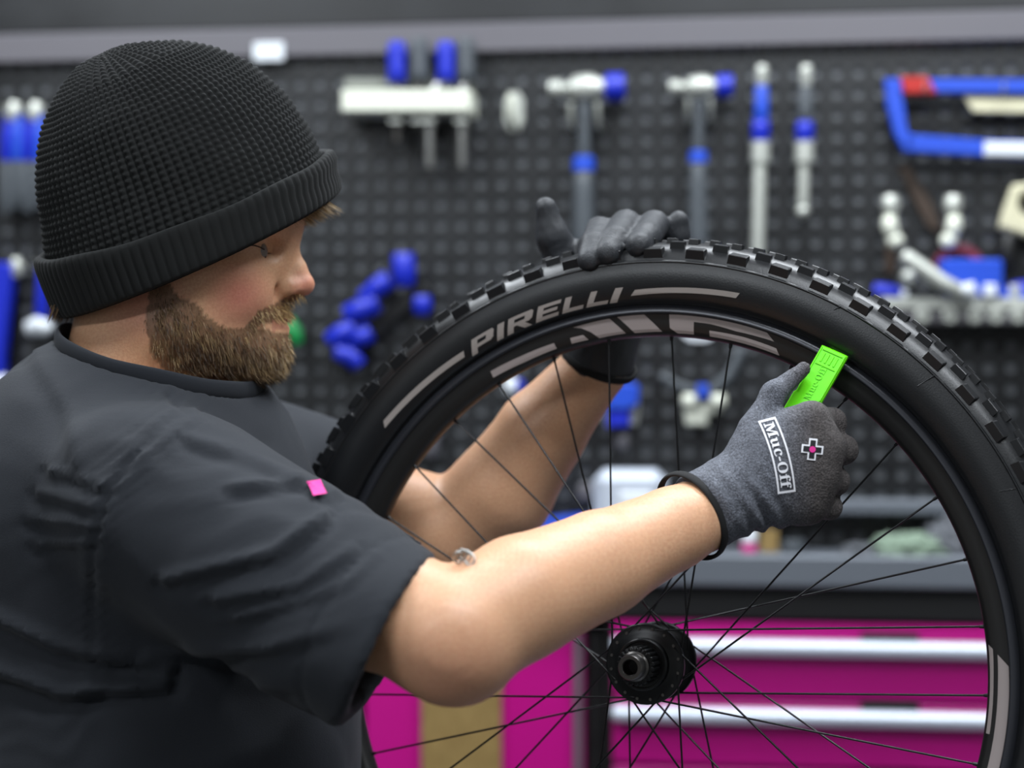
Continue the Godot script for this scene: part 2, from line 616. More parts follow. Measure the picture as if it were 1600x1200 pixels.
		for e in range(0, edges.size(), 5):
			var key := (edges[e] * sy + edges[e + 1]) * sz + edges[e + 2]
			var u: int = off[edges[e + 3]][0]
			var w: int = off[edges[e + 3]][1]
			if not (seen.has(key - u) and seen.has(key - w) and seen.has(key - u - w)): continue
			var a: int = seen[key]
			var p: int = seen[key - u]
			var q: int = seen[key - u - w]
			var r: int = seen[key - w]
			if edges[e + 4] == 1: ii.append_array([a, p, q, a, q, r])
			else: ii.append_array([a, q, p, a, r, q])
		if bump != null:
			var nn := PackedVector3Array()
			nn.resize(vv.size())
			for i in range(0, ii.size(), 3):
				var f := (vv[ii[i + 1]] - vv[ii[i]]).cross(vv[ii[i + 2]] - vv[ii[i]])
				nn[ii[i]] += f; nn[ii[i + 1]] += f; nn[ii[i + 2]] += f
			for i in vv.size():
				var m := nn[i].normalized()
				vv[i] += m * float(bump.call(vv[i], m))
		var cols := PackedColorArray()
		if color != null:
			for p in vv: cols.append(color.call(p))
		b.smooth(vv, ii, cols)
# ---------------------------------------------------------------- the room, in its own axes
func ceiling_lamp(x: float, z: float, lx: float, lz: float, e: float, label: String) -> void:
	var o := thing("ceiling_lamp", label, "ceiling lamp", room * Transform3D(Basis(), Vector3(x, 2.86, z)), "ceiling lamps")
	var b := MB.new()
	b.box(Vector3(0, 0.0, 0), Vector3(lx + 0.04, 0.06, lz + 0.04), 0.004)
	part("housing", b.mesh(), mats.tool_white, o)
	var glow := mat("lamp_glow", Color(1, 1, 1), 0.5)
	glow.emission_enabled = true
	glow.emission = Color(0.95, 0.975, 1.0)
	glow.emission_energy_multiplier = 2.0
	b = MB.new()
	b.box(Vector3(0, -0.034, 0), Vector3(lx, 0.008, lz), 0.002)
	part("diffuser", b.mesh(), glow, o)
	var l := AreaLight3D.new()
	l.name = "lamp_light"
	l.area_size = Vector2(lx, lz)
	l.light_energy = e
	l.light_color = Color(0.95, 0.975, 1.0)
	l.shadow_enabled = true
	l.area_range = 12.0
	l.transform = Transform3D(Basis(Vector3.RIGHT, -PI / 2), Vector3(0, -0.045, 0))
	o.add_child(l)

func slab(lo: Vector3, hi: Vector3) -> ArrayMesh:
	var b := MB.new()
	b.box((lo + hi) * 0.5, hi - lo, 0.0)
	return b.mesh()

func build_room() -> void:
	structure("floor", slab(Vector3(-3.2, -0.12, -0.12), Vector3(3.2, 0, 5.4)), mats.concrete, "grey concrete workshop floor", "floor")
	structure("ceiling", slab(Vector3(-3.2, 2.92, -0.12), Vector3(3.2, 3.04, 5.4)), mats.ceiling_paint, "white workshop ceiling", "ceiling")
	structure("wall_back", slab(Vector3(-3.2, 0, -0.16), Vector3(3.2, 2.92, -0.035)), mats.wall_paint, "grey wall behind the black tool board", "wall")
	structure("wall_left", slab(Vector3(-3.2, 0, -0.035), Vector3(-3.08, 2.92, 5.4)), mats.wall_white, "pale wall on the left side of the workshop", "wall")
	structure("wall_right", slab(Vector3(3.08, 0, -0.035), Vector3(3.2, 2.92, 5.4)), mats.wall_white, "pale wall on the right side of the workshop", "wall")
	structure("wall_front", slab(Vector3(-3.08, 0, 5.28), Vector3(3.08, 2.92, 5.4)), mats.wall_white, "pale wall behind the camera", "wall")

func build_tool_wall() -> void:
	# perforated board: a sheet whose every hole is cut through, before a lighter sheet
	var b := MB.new()
	var pitch := 0.033
	var x0 := -1.518
	var y0 := on_wall(1300, 868, 0.13).y
	var nx := 92
	var ny := ceili((on_wall(800, 84).y - y0) / pitch)
	var hole := 0.0086
	var dirs := []
	for k in 16: dirs.append(Vector2.from_angle(TAU * k / 16.0))
	for i in nx:
		for j in ny:
			var c := Vector2(x0 + (i + 0.5) * pitch, y0 + (j + 0.5) * pitch)
			var base := b.v.size()
			for k in 16:
				var d: Vector2 = dirs[k]
				var s := pitch * 0.5 / maxf(absf(d.x), absf(d.y))
				b.v.append(Vector3(c.x + d.x * hole, c.y + d.y * hole, 0)); b.n.append(Vector3.BACK)
				b.v.append(Vector3(c.x + d.x * s, c.y + d.y * s, 0)); b.n.append(Vector3.BACK)
				b.v.append(Vector3(c.x + d.x * hole, c.y + d.y * hole, 0)); b.n.append(Vector3(-d.x, -d.y, 0))
				b.v.append(Vector3(c.x + d.x * hole, c.y + d.y * hole, -0.004)); b.n.append(Vector3(-d.x, -d.y, 0))
			for k in 16:
				var q := base + k * 4
				var r := base + ((k + 1) % 16) * 4
				b.ix.append_array([q, r, r + 1, q, r + 1, q + 1])
				b.ix.append_array([q + 2, q + 3, r + 3, q + 2, r + 3, r + 2])
	var pb := thing("pegboard", "black perforated tool board covering the back wall", "tool board", room)
	part("perforated_sheet", b.mesh(), mats.board, pb)
	var y1 := y0 + ny * pitch
	b = MB.new()
	b.box(Vector3(x0 + nx * pitch * 0.5, (y0 + y1) * 0.5, -0.020), Vector3(nx * pitch, y1 - y0, 0.028), 0.0)
	part("backing_sheet", b.mesh(), mats.board_back, pb)
	b = MB.new()
	var yr := on_wall(800, 84).y
	b.box(Vector3(x0 + nx * pitch * 0.5, yr + 0.024, 0.0095), Vector3(nx * pitch, 0.048, 0.018), 0.003)
	var rl := thing("top_rail", "grey metal rail along the top of the tool board", "rail", room)
	part("rail_profile", b.mesh(), mats.rail_grey, rl)
	var wt := thing("label_plate", "small white plate on the top rail above the woolly hat", "plate", room * Transform3D(Basis(), Vector3(on_wall(425, 80).x, yr + 0.008, 0.0186)))
	b = MB.new()
	b.box(Vector3(0, 0, 0.003), Vector3(0.050, 0.030, 0.006), 0.0015)
	part("plate", b.mesh(), mats.tool_white, wt)
	# upper board above the rail, out of the photograph's frame
	b = MB.new()
	b.box(Vector3(x0 + nx * pitch * 0.5, y1 + 0.201, -0.017), Vector3(nx * pitch, 0.32, 0.034), 0.003)
	part("upper_panel", b.mesh(), mats.board, pb)
	hang_tools()

func hung(called: String, label: String, category: String, px: float, py: float, group := "") -> Node3D:   # a thing whose origin lies on the board's face behind that point
	return thing(called, label, category, room * Transform3D(Basis(), on_wall(px, py, 0.0)), group)

func rel(px: float, py: float, o: Node3D, z: float) -> Vector3:   # that point of the plane z in front of the board, in the thing's own axes
	return on_wall(px, py, z) - (room.affine_inverse() * o.position)

func bar(o: Node3D, called: String, m: Material, pts: Array, z: float, rad, seg := 14) -> MeshInstance3D:   # a round bar through picture points at distance z from the board
	var path := []
	for p in pts: path.append(rel(p[0], p[1], o, z))
	return part(called, tube_mesh(path, rad, seg), m, o)

func plate(o: Node3D, called: String, m: Material, pts: Array, z0: float, depth: float, bev := 0.002) -> MeshInstance3D:
	var poly := PackedVector2Array()
	for p in pts:
		var q := rel(p[0], p[1], o, z0)
		poly.append(Vector2(q.x, q.y))
	var b := MB.new()
	b.prism(poly, depth, Transform3D(Basis(), Vector3(0, 0, z0)), bev)
	return part(called, b.mesh(), m, o)

func peg(o: Node3D, px: float, py: float, reach: float, called := "peg") -> void:
	var a := rel(px, py, o, 0.0)
	part(called, tube_mesh([a + Vector3(0, 0, 0.0002), a + Vector3(0, 0, reach * 0.8), a + Vector3(0, 0.004, reach * 0.95), a + Vector3(0, 0.012, reach)], 0.0024, 8), mats.satin_steel, o)

func hammer(label: String, hx: float, hy: float, s: float, low: float, band: float) -> void:
	var o := hung("hammer", label, "hammer", hx, hy, "hammers hung on the board")
	var c := rel(hx, hy, o, 0.045)
	var k := s * 0.001
	var side := Transform3D(Basis(Vector3(0, 0, -1), Vector3(0, 1, 0), Vector3(1, 0, 0)), c)   # local z along the head
	var b := MB.new()
	b.lathe([[0.0, -0.056 * k], [0.0125 * k, -0.056 * k], [0.0145 * k, -0.053 * k], [0.0145 * k, -0.036 * k], [0.009 * k, -0.033 * k], [0.009 * k, -0.026 * k], [0.018 * k, -0.020 * k], [0.022 * k, -0.006 * k], [0.022 * k, 0.010 * k], [0.017 * k, 0.022 * k], [0.013 * k, 0.030 * k], [0.013 * k, 0.034 * k]], 28, side)
	part("head", b.mesh(), mats.satin_steel, o)
	b = MB.new()
	b.lathe([[0.0, 0.032 * k], [0.020 * k, 0.032 * k], [0.0225 * k, 0.035 * k], [0.0225 * k, 0.058 * k], [0.020 * k, 0.062 * k], [0.0, 0.062 * k]], 28, side)
	part("soft_face", b.mesh(), mats.tool_blue, o)
	var e := rel(hx - 2, low, o, 0.045)
	var m := rel(hx - 2, band, o, 0.045)
	var hd := part("handle", tube_mesh([c, c.lerp(m, 0.5), m.lerp(c, 0.08)], [0.010 * k, 0.010 * k, 0.0115 * k], 16), mats.tool_grey, o)
	b = MB.new()
	b.rod(m + Vector3(0, 0.012 * k, 0), m - Vector3(0, 0.012 * k, 0), 0.0170 * k, 0.0175 * k, 20, 0.002)
	part("band", b.mesh(), mats.tool_blue_light, hd)
	part("grip", tube_mesh([m - Vector3(0, 0.011 * k, 0), m.lerp(e, 0.3), m.lerp(e, 0.8), e], [0.0150 * k, 0.0165 * k, 0.0185 * k, 0.0160 * k], 18), mats.tool_grey, o)
	for sx in [-1, 1]:   # the two hooks that carry the head
		var q := c + Vector3(sx * 0.021 * k, -0.030 * k, 0)
		part("hook", tube_mesh([Vector3(q.x, q.y - 0.030 * k, 0.0002), Vector3(q.x, q.y - 0.032 * k, 0.03), Vector3(q.x, q.y - 0.026 * k, 0.058), Vector3(q.x, q.y + 0.006 * k, 0.062)], 0.0042 * k, 10), mats.satin_steel, o)

func screwdriver(label: String, px: float, top: float, mid: float, collar: float, low: float, upper: Material, tipped: bool) -> void:
	var o := hung("screwdriver", label, "screwdriver", px, collar, "screwdrivers hung on the board")
	var z := 0.035
	var lean := -0.008 * (low - top)
	var X := func(y: float) -> float: return px + lean * (y - collar) / (low - top) * 3.0
	bar(o, "end_cap", mats.satin_steel, [[X.call(top), top], [X.call(top + 8), top + 8], [X.call(top + 34), top + 34]], z, [0.0085, 0.0100, 0.0095])
	bar(o, "handle", upper, [[X.call(top + 33), top + 33], [X.call(mid - 20), mid - 20], [X.call(mid), mid]], z, [0.0105, 0.0115, 0.0125])
	bar(o, "grip", mats.tool_blue, [[X.call(mid), mid], [X.call(mid + 12), mid + 12], [X.call(collar), collar]], z, [0.0125, 0.0145, 0.0130])
	bar(o, "shaft", mats.satin_steel, [[X.call(collar), collar], [X.call(low), low]], z, 0.0105 if not tipped else 0.0088)
	if tipped:
		var b := MB.new()
		b.ball(rel(X.call(low + 8), low + 8, o, z), Vector3.ONE * 0.0108)
		part("ball_tip", b.mesh(), mats.satin_steel, o)
	var c := rel(px, collar + 14, o, z)
	var b := MB.new()
	b.lathe([[0.0125, -0.016], [0.0150, -0.016], [0.0150, 0.016], [0.0125, 0.016]], 24, Transform3D(Basis(Vector3(1, 0, 0), Vector3(0, 0, 1), Vector3(0, -1, 0)), c))
	part("holder_ring", b.mesh(), mats.satin_steel, o)
	part("holder_peg", tube_mesh([Vector3(c.x, c.y, 0.0002), Vector3(c.x, c.y, z - 0.014)], 0.003, 8), mats.satin_steel, o)

func hang_tools() -> void:
	# --- top left: metal holder strip with screwdrivers standing in it
	var o := hung("tool_holder", "pale metal strip holder on the board with screwdrivers standing in it", "tool holder", 645, 165)
	plate(o, "front_strip", mats.pale_metal, [[549, 152], [746, 152], [746, 186], [549, 186]], 0.0005, 0.078, 0.003)
	plate(o, "upper_strip", mats.dull_metal, [[545, 129], [741, 129], [741, 144], [545, 144]], 0.0005, 0.040, 0.003)
	for sd in [[620, 66, 128, 222, "tool_blue", "blue handled driver at the left in the metal strip holder"], [655, 60, 128, 200, "tool_grey", "grey handled driver left of the middle in the metal strip holder"], [697, 66, 128, 262, "tool_blue", "blue handled driver right of the middle in the metal strip holder"], [728, 60, 128, 262, "tool_grey", "grey handled driver at the right end of the metal strip holder"]]:
		var d := hung("driver", sd[5], "screwdriver", sd[0], 140, "drivers in the metal strip")
		bar(d, "handle", mats[sd[4]], [[sd[0], sd[1]], [sd[0], sd[1] + 10], [sd[0], sd[2] - 15], [sd[0], sd[2]]], 0.055, [0.012, 0.0155, 0.014, 0.0165])
		var sx: float = sd[0] - (26 if sd[0] == 697 else 6 if sd[0] == 728 else 0)
		bar(d, "shaft", mats.dark_steel if sd[3] < 240 else mats.steel, [[sd[0], sd[2] - 4], [sx, sd[2] + 20], [sx, sd[3]]], 0.055, 0.0085 if sd[3] > 240 else 0.007)
		var c := rel(sx, 192, d, 0.057)
		var b := MB.new()
		b.box(c, Vector3(0.022, 0.006, 0.030), 0.002)
		part("spring_clip", b.mesh(), mats.satin_steel, d)
	# --- small empty hook beside it
	o = hung("board_hook", "small empty silver hook left of the larger hammer", "hook", 803, 175)
	plate(o, "back_plate", mats.satin_steel, [[788, 160], [795, 144], [812, 144], [819, 160], [819, 190], [812, 206], [795, 206], [788, 190]], 0.0, 0.006, 0.0015)
	var q := rel(804, 196, o, 0.0)
	part("prong", tube_mesh([q + Vector3(0, 0, 0.004), q + Vector3(0, 0, 0.03), q + Vector3(0, 0.015, 0.042), q + Vector3(0, 0.042, 0.044)], 0.0068, 10), mats.pale_metal, o)
	hammer("larger steel hammer with blue soft face hung on two hooks", 914, 138, 1000.0, 395, 257)
	hammer("smaller steel hammer with blue soft face beside the screwdrivers", 1093, 136, 830.0, 400, 246)
	screwdriver("long blue handled screwdriver with thick silver shaft right of the hammers", 1188, 102, 188, 224, 420, mats.tool_blue_light, false)
	screwdriver("short grey and blue screwdriver with silver ball tip left of the hacksaw", 1257, 102, 190, 224, 322, mats.tool_grey, true)
	# --- hacksaw
	o = hung("hacksaw", "blue hacksaw frame with red corner and pale blade at the upper right", "hacksaw", 1500, 190)
	plate(o, "upper_beam", mats.tool_blue_light, [[1394, 126], [1640, 128], [1640, 150], [1404, 148]], 0.025, 0.022, 0.003)
	plate(o, "red_corner", mats.tool_red, [[1404, 125], [1447, 125], [1460, 151], [1410, 151]], 0.022, 0.0305, 0.002)
	plate(o, "end_post", mats.tool_blue_light, [[1380, 126], [1402, 126], [1410, 160], [1416, 205], [1424, 216], [1428, 236], [1410, 238], [1396, 214], [1384, 168]], 0.025, 0.022, 0.003)
	plate(o, "lower_beam", mats.tool_blue_light, [[1414, 212], [1440, 214], [1545, 222], [1640, 224], [1640, 250], [1534, 247], [1410, 240]], 0.025, 0.022, 0.003)
	plate(o, "pale_sleeve", mats.tool_white, [[1534, 225], [1640, 226], [1640, 249], [1534, 247]], 0.022, 0.028, 0.003)
	plate(o, "blade", mats.cream, [[1505, 152], [1640, 155], [1640, 178], [1520, 176]], 0.030, 0.008, 0.0015)
	for x in [1440, 1560]: peg(o, x, 152, 0.06)
	# --- two jointed silver hooks and the stick below the left one
	for a in [[1393, "jointed silver hook on the board left of the smaller one below the hacksaw"], [1488, "jointed silver hook hanging above the maroon ring"]]:
		o = hung("jointed_hook", a[1], "hook", a[0], 330, "jointed silver hooks")
		var s := 1.0 if a[0] < 1450 else -1.0
		bar(o, "upper_link", mats.satin_steel, [[a[0] - 2 * s, 306], [a[0] - s, 322], [a[0], 338]], 0.03, [0.012, 0.0145, 0.010])
		bar(o, "middle_link", mats.pale_metal, [[a[0] - 4 * s, 338], [a[0] - 3 * s, 352], [a[0] + 2 * s, 368]], 0.036, [0.010, 0.0125, 0.011])
		var b := MB.new()
		b.ball(rel(a[0] + 6 * s, 376, o, 0.036), Vector3(0.0135, 0.0125, 0.012))
		part("knuckle", b.mesh(), mats.pale_metal, o)
		var p := rel(a[0], 312, o, 0)
		part("peg", tube_mesh([Vector3(p.x, p.y, 0.0002), Vector3(p.x, p.y, 0.03)], 0.004, 8), mats.satin_steel, o)
		if s > 0: bar(o, "hanging_link", mats.brown, [[1391, 360], [1391, 400], [1390, 428]], 0.028, [0.008, 0.0085, 0.009])
	# --- brownish worn strap behind them
	o = hung("leather_strap", "dark brown strap hanging between the two jointed hooks", "strap", 1440, 300)
	plate(o, "strap", mats.brown, [[1402, 262], [1420, 258], [1452, 310], [1470, 350], [1462, 366], [1446, 352], [1426, 312]], 0.004, 0.006, 0.002)
	# --- pale cutter head at the right border
	o = hung("cable_cutter", "pale angular cutter head with round eye at the right border", "cutter", 1590, 330)
	plate(o, "upper_jaw", mats.cream, [[1578, 292], [1640, 284], [1640, 316], [1612, 312], [1596, 304], [1588, 312], [1587, 326], [1594, 338], [1612, 340], [1640, 342], [1640, 378], [1600, 372], [1558, 358], [1562, 338]], 0.01, 0.032, 0.004)
	plate(o, "eye_plate", mats.black_plastic, [[1586, 302], [1640, 302], [1640, 344], [1586, 344]], 0.006, 0.008, 0.002)
	bar(o, "grip", mats.black_plastic, [[1578, 366], [1574, 392], [1576, 420]], 0.03, [0.012, 0.014, 0.012])
	peg(o, 1600, 360, 0.04)
	# --- shelf of small parts at right with its tools
	o = hung("tool_shelf", "grey perforated metal shelf on the board right of the tyre", "shelf", 1500, 485)
	plate(o, "shelf_lip", mats.satin_steel, [[1372, 468], [1660, 469], [1660, 487], [1372, 486]], 0.0005, 0.070, 0.002)
	plate(o, "drop_panel", mats.rail_grey, [[1380, 486], [1660, 487], [1660, 508], [1380, 507]], 0.02, 0.045, 0.002)
	for x in [1441, 1484, 1522, 1555, 1590]:
		var b := MB.new()
		var c := rel(x, 494, o, 0.067)
		b.lathe([[0.0, -0.004], [0.010, -0.004], [0.0122, 0.0], [0.0122, 0.008], [0.0095, 0.011], [0.006, 0.011], [0.006, 0.004], [0.0, 0.004]], 20, Transform3D(Basis(), c))
		part("socket_stud", b.mesh(), mats.satin_steel, o)
	o = hung("clamp_lever", "long silver clamp lever slanting down on the tool shelf", "lever", 1455, 430)
	bar(o, "arm", mats.satin_steel, [[1411, 396], [1420, 404], [1470, 440], [1505, 458]], 0.09, [0.009, 0.0115, 0.0125, 0.0115])
	bar(o, "foot", mats.tool_white, [[1496, 456], [1516, 452], [1518, 466]], 0.09, [0.011, 0.013, 0.009])
	o = hung("ball_knob", "small round silver knob beneath the slanting clamp lever", "knob", 1419, 433)
	var bb := MB.new()
	bb.ball(rel(1419, 433, o, 0.03), Vector3.ONE * 0.0122)
	part("ball", bb.mesh(), mats.satin_steel, o)
	bb = MB.new()
	bb.rod(rel(1419, 433, o, 0.0002), rel(1419, 433, o, 0.03), 0.004, 0.004, 10)
	part("stem", bb.mesh(), mats.dark_steel, o)
	o = hung("tape_ring", "dull maroon ring standing behind the blue box", "ring", 1497, 414)
	bb = MB.new()
	bb.lathe([[0.026, -0.008], [0.039, -0.008], [0.040, -0.006], [0.040, 0.006], [0.039, 0.008], [0.026, 0.008], [0.0255, 0.006], [0.0255, -0.006], [0.026, -0.008]], 40, Transform3D(Basis(), rel(1497, 422, o, 0.012)))
	part("ring_body", bb.mesh(), mats.maroon, o)
	o = hung("blue_box", "bright blue plastic box on the tool shelf before the maroon ring", "box", 1512, 440)
	plate(o, "box_body", mats.tool_blue_light, [[1464, 408], [1556, 408], [1560, 412], [1560, 467], [1484, 467], [1466, 452]], 0.024, 0.05, 0.004)
	plate(o, "latch", mats.tool_white, [[1536, 444], [1556, 444], [1556, 464], [1536, 464]], 0.07, 0.008, 0.002)
	o = hung("blue_pliers", "blue handled pliers lying at the right end of the tool shelf", "pliers", 1595, 455)
	bar(o, "handle", mats.tool_blue, [[1562, 460], [1590, 452], [1640, 446]], 0.05, [0.010, 0.012, 0.012])
	bar(o, "handle", mats.tool_blue_light, [[1562, 462], [1596, 463], [1640, 464]], 0.056, [0.009, 0.011, 0.010])
	bar(o, "joint", mats.satin_steel, [[1586, 446], [1584, 470]], 0.06, [0.010, 0.008])
	o = hung("blue_grip", "small blue grip just above the tyre at the left of the shelf", "handle", 1385, 455)
	bar(o, "grip", mats.tool_blue, [[1364, 452], [1380, 455], [1406, 460]], 0.05, [0.010, 0.012, 0.011])
	bar(o, "collar", mats.tool_white, [[1404, 460], [1416, 464]], 0.05, 0.009)
	# --- blue keys fanned out in a rack left of the tyre
	o = hung("key_rack", "dark slanting rack holding blue keys left of the tyre", "rack", 580, 500)
	plate(o, "rack_bar", mats.black_plastic, [[520, 560], [660, 440], [676, 456], [536, 580]], 0.0005, 0.02, 0.003)
	for k in [[[630, 396], [631, 425], [632, 448], "topmost blue handle of the slanting key rack", 0.019], [[660, 462], [660, 478], [658, 492], "lone small blue handle right of the slanting key rack", 0.015], [[608, 436], [592, 448], [566, 468], "second highest blue handle of the slanting key rack", 0.017], [[590, 472], [566, 484], [540, 492], "middle blue handle of the slanting key rack", 0.019], [[556, 512], [535, 522], [514, 534], "leftmost blue handle of the slanting key rack", 0.018], [[580, 520], [566, 527], [548, 532], "short blue handle right of the leftmost one in the key rack", 0.016], [[526, 548], [546, 556], [562, 572], "lowest blue handle of the slanting key rack", 0.016]]:
		var h := hung("hex_key", k[3], "hex key", k[1][0], k[1][1], "blue keys in the slanting rack")
		bar(h, "handle", mats.tool_blue, [k[0], k[1], k[2]], 0.05, [k[4] * 0.92, k[4], k[4] * 0.8])
		var p := rel(k[1][0], k[1][1], h, 0.05)
		part("blade", tube_mesh([p, Vector3(p.x, p.y, 0.0002)], 0.004, 8), mats.dark_steel, h)
	o = hung("green_handle", "small green handle on the board beside the mechanic's chin", "handle", 458, 520)
	bar(o, "handle", mats.tool_green, [[448, 500], [458, 518], [464, 538]], 0.04, [0.011, 0.0145, 0.010])
	peg(o, 456, 516, 0.04)
	# --- blue tools left of the mechanic
	for a in [[18, 0, "blue handled pliers hung at the left border beside the woolly hat", "leftmost"], [52, 1, "blue handled pliers between the border pair and the woolly hat", "next"]]:
		o = hung("pliers", a[2], "pliers", a[0], 200, "pliers hung left of the hat")
		bar(o, "jaw", mats.satin_steel, [[a[0] + 6, 160], [a[0] + 4, 175], [a[0], 190]], 0.035, [0.010, 0.014, 0.012])
		bar(o, "handle", mats.tool_blue, [[a[0] - 2, 180], [a[0] - 6, 215], [a[0] - 8, 252]], 0.035, [0.010, 0.012, 0.011])
		bar(o, "handle", mats.tool_blue_light, [[a[0] + 8, 180], [a[0] + 11, 215], [a[0] + 10, 252]], 0.035, [0.009, 0.011, 0.011])
		bar(o, "grip_end", mats.tool_grey, [[a[0] - 8, 250], [a[0] - 9, 300], [a[0] - 8, 332]], 0.035, [0.0105, 0.0105, 0.009])
		bar(o, "grip_end", mats.tool_grey, [[a[0] + 10, 250], [a[0] + 9, 300], [a[0] + 6, 326]], 0.035, [0.0105, 0.0105, 0.009])
		peg(o, a[0], 182, 0.05)
	o = hung("bolt_cutter", "large blue bolt cutter hung below the pliers at the left border", "cutter", 8, 500)
	plate(o, "frame", mats.tool_blue, [[-30, 412], [24, 412], [30, 420], [18, 520], [12, 590], [-30, 590]], 0.012, 0.03, 0.004)
	bar(o, "pivot", mats.satin_steel, [[24, 404], [28, 418], [24, 432]], 0.03, [0.008, 0.011, 0.008])
	bar(o, "jaw", mats.tool_white, [[-10, 585], [6, 600], [2, 640]], 0.03, [0.012, 0.016, 0.012])
	peg(o, 0, 430, 0.03)
	o = hung("blue_wrench", "slim blue wrench with white round head close behind the mechanic's neck", "wrench", 66, 470)
	bar(o, "handle", mats.tool_blue, [[68, 415], [67, 450], [64, 500]], 0.035, [0.009, 0.011, 0.010])
	bar(o, "head", mats.tool_white, [[44, 514], [62, 508], [78, 516]], 0.035, [0.013, 0.017, 0.012])
	peg(o, 66, 420, 0.04)
	# --- seen through the wheel
	o = hung("blue_clamp", "blue clamp on the board seen through the spokes beside the far wrist", "clamp", 970, 632)
	plate(o, "upper_block", mats.tool_blue_light, [[948, 598], [994, 598], [1000, 606], [998, 632], [984, 640], [948, 640]], 0.01, 0.04, 0.004)
	plate(o, "lower_block", mats.tool_blue, [[950, 640], [986, 640], [984, 666], [950, 668]], 0.01, 0.035, 0.004)
	plate(o, "back_plate", mats.satin_steel, [[944, 610], [1000, 620], [996, 664], [944, 664]], 0.0, 0.01, 0.002)
	o = hung("grey_peg", "small grey peg below the blue clamp seen through the spokes", "peg", 972, 690)
	bar(o, "peg_body", mats.rail_grey, [[972, 678], [972, 690], [972, 702]], 0.014, [0.010, 0.012, 0.010])
	o = hung("bar_clamp", "pale metal clamp with blue button and grey arms seen through the spokes", "clamp", 1098, 632)
	for x in [1078, 1122]:
		bar(o, "jaw", mats.pale_metal, [[x, 616], [x, 628], [x, 636]], 0.04, [0.012, 0.014, 0.011])
	plate(o, "clamp_body", mats.pale_metal, [[1068, 630], [1130, 630], [1126, 644], [1106, 648], [1106, 664], [1072, 664], [1070, 646]], 0.006, 0.035, 0.004)
	bar(o, "button", mats.tool_blue_light, [[1098, 600], [1098, 622]], 0.05, [0.009, 0.010])
	bar(o, "arm", mats.tool_grey, [[1106, 614], [1140, 588], [1156, 556], [1160, 540]], 0.03, [0.010, 0.010, 0.009, 0.008])
	bar(o, "arm", mats.tool_grey, [[1090, 612], [1060, 602], [1030, 586]], 0.03, [0.008, 0.007, 0.006])
	o = hung("white_disc", "small white disc on the board just under the rim", "disc", 1092, 525)
	bb = MB.new()
	bb.lathe([[0.0, 0.0], [0.024, 0.0], [0.025, 0.002], [0.025, 0.010], [0.023, 0.012], [0.008, 0.012], [0.008, 0.006], [0.0, 0.006]], 32, Transform3D(Basis().scaled(Vector3(1, 0.45, 1)), rel(1092, 523, o, 0.0)))
	part("disc", bb.mesh(), mats.tool_white, o)
	o = hung("small_bracket", "grey bracket on the board left of the far elbow", "bracket", 680, 690)
	bar(o, "bracket_arm", mats.rail_grey, [[672, 640], [676, 690], [668, 712]], 0.02, [0.010, 0.012, 0.013])
	peg(o, 676, 690, 0.02)
	o = hung("blue_socket", "white and blue socket above the far forearm", "socket", 806, 606)
	bar(o, "socket_cup", mats.tool_white, [[790, 606], [800, 604], [808, 604]], 0.03, [0.012, 0.016, 0.013])
	bar(o, "socket_stem", mats.tool_blue, [[806, 604], [818, 604]], 0.03, [0.012, 0.010])
	peg(o, 800, 605, 0.03)
	# --- narrow lower rail with the cloths beneath
	o = hung("lower_rail", "narrow grey shelf rail low on the board right of the gloved hand", "shelf", 1390, 788)
	plate(o, "rail", mats.bench_grey, [[1190, 776], [1560, 780], [1560, 802], [1190, 798]], 0.0005, 0.06, 0.003)

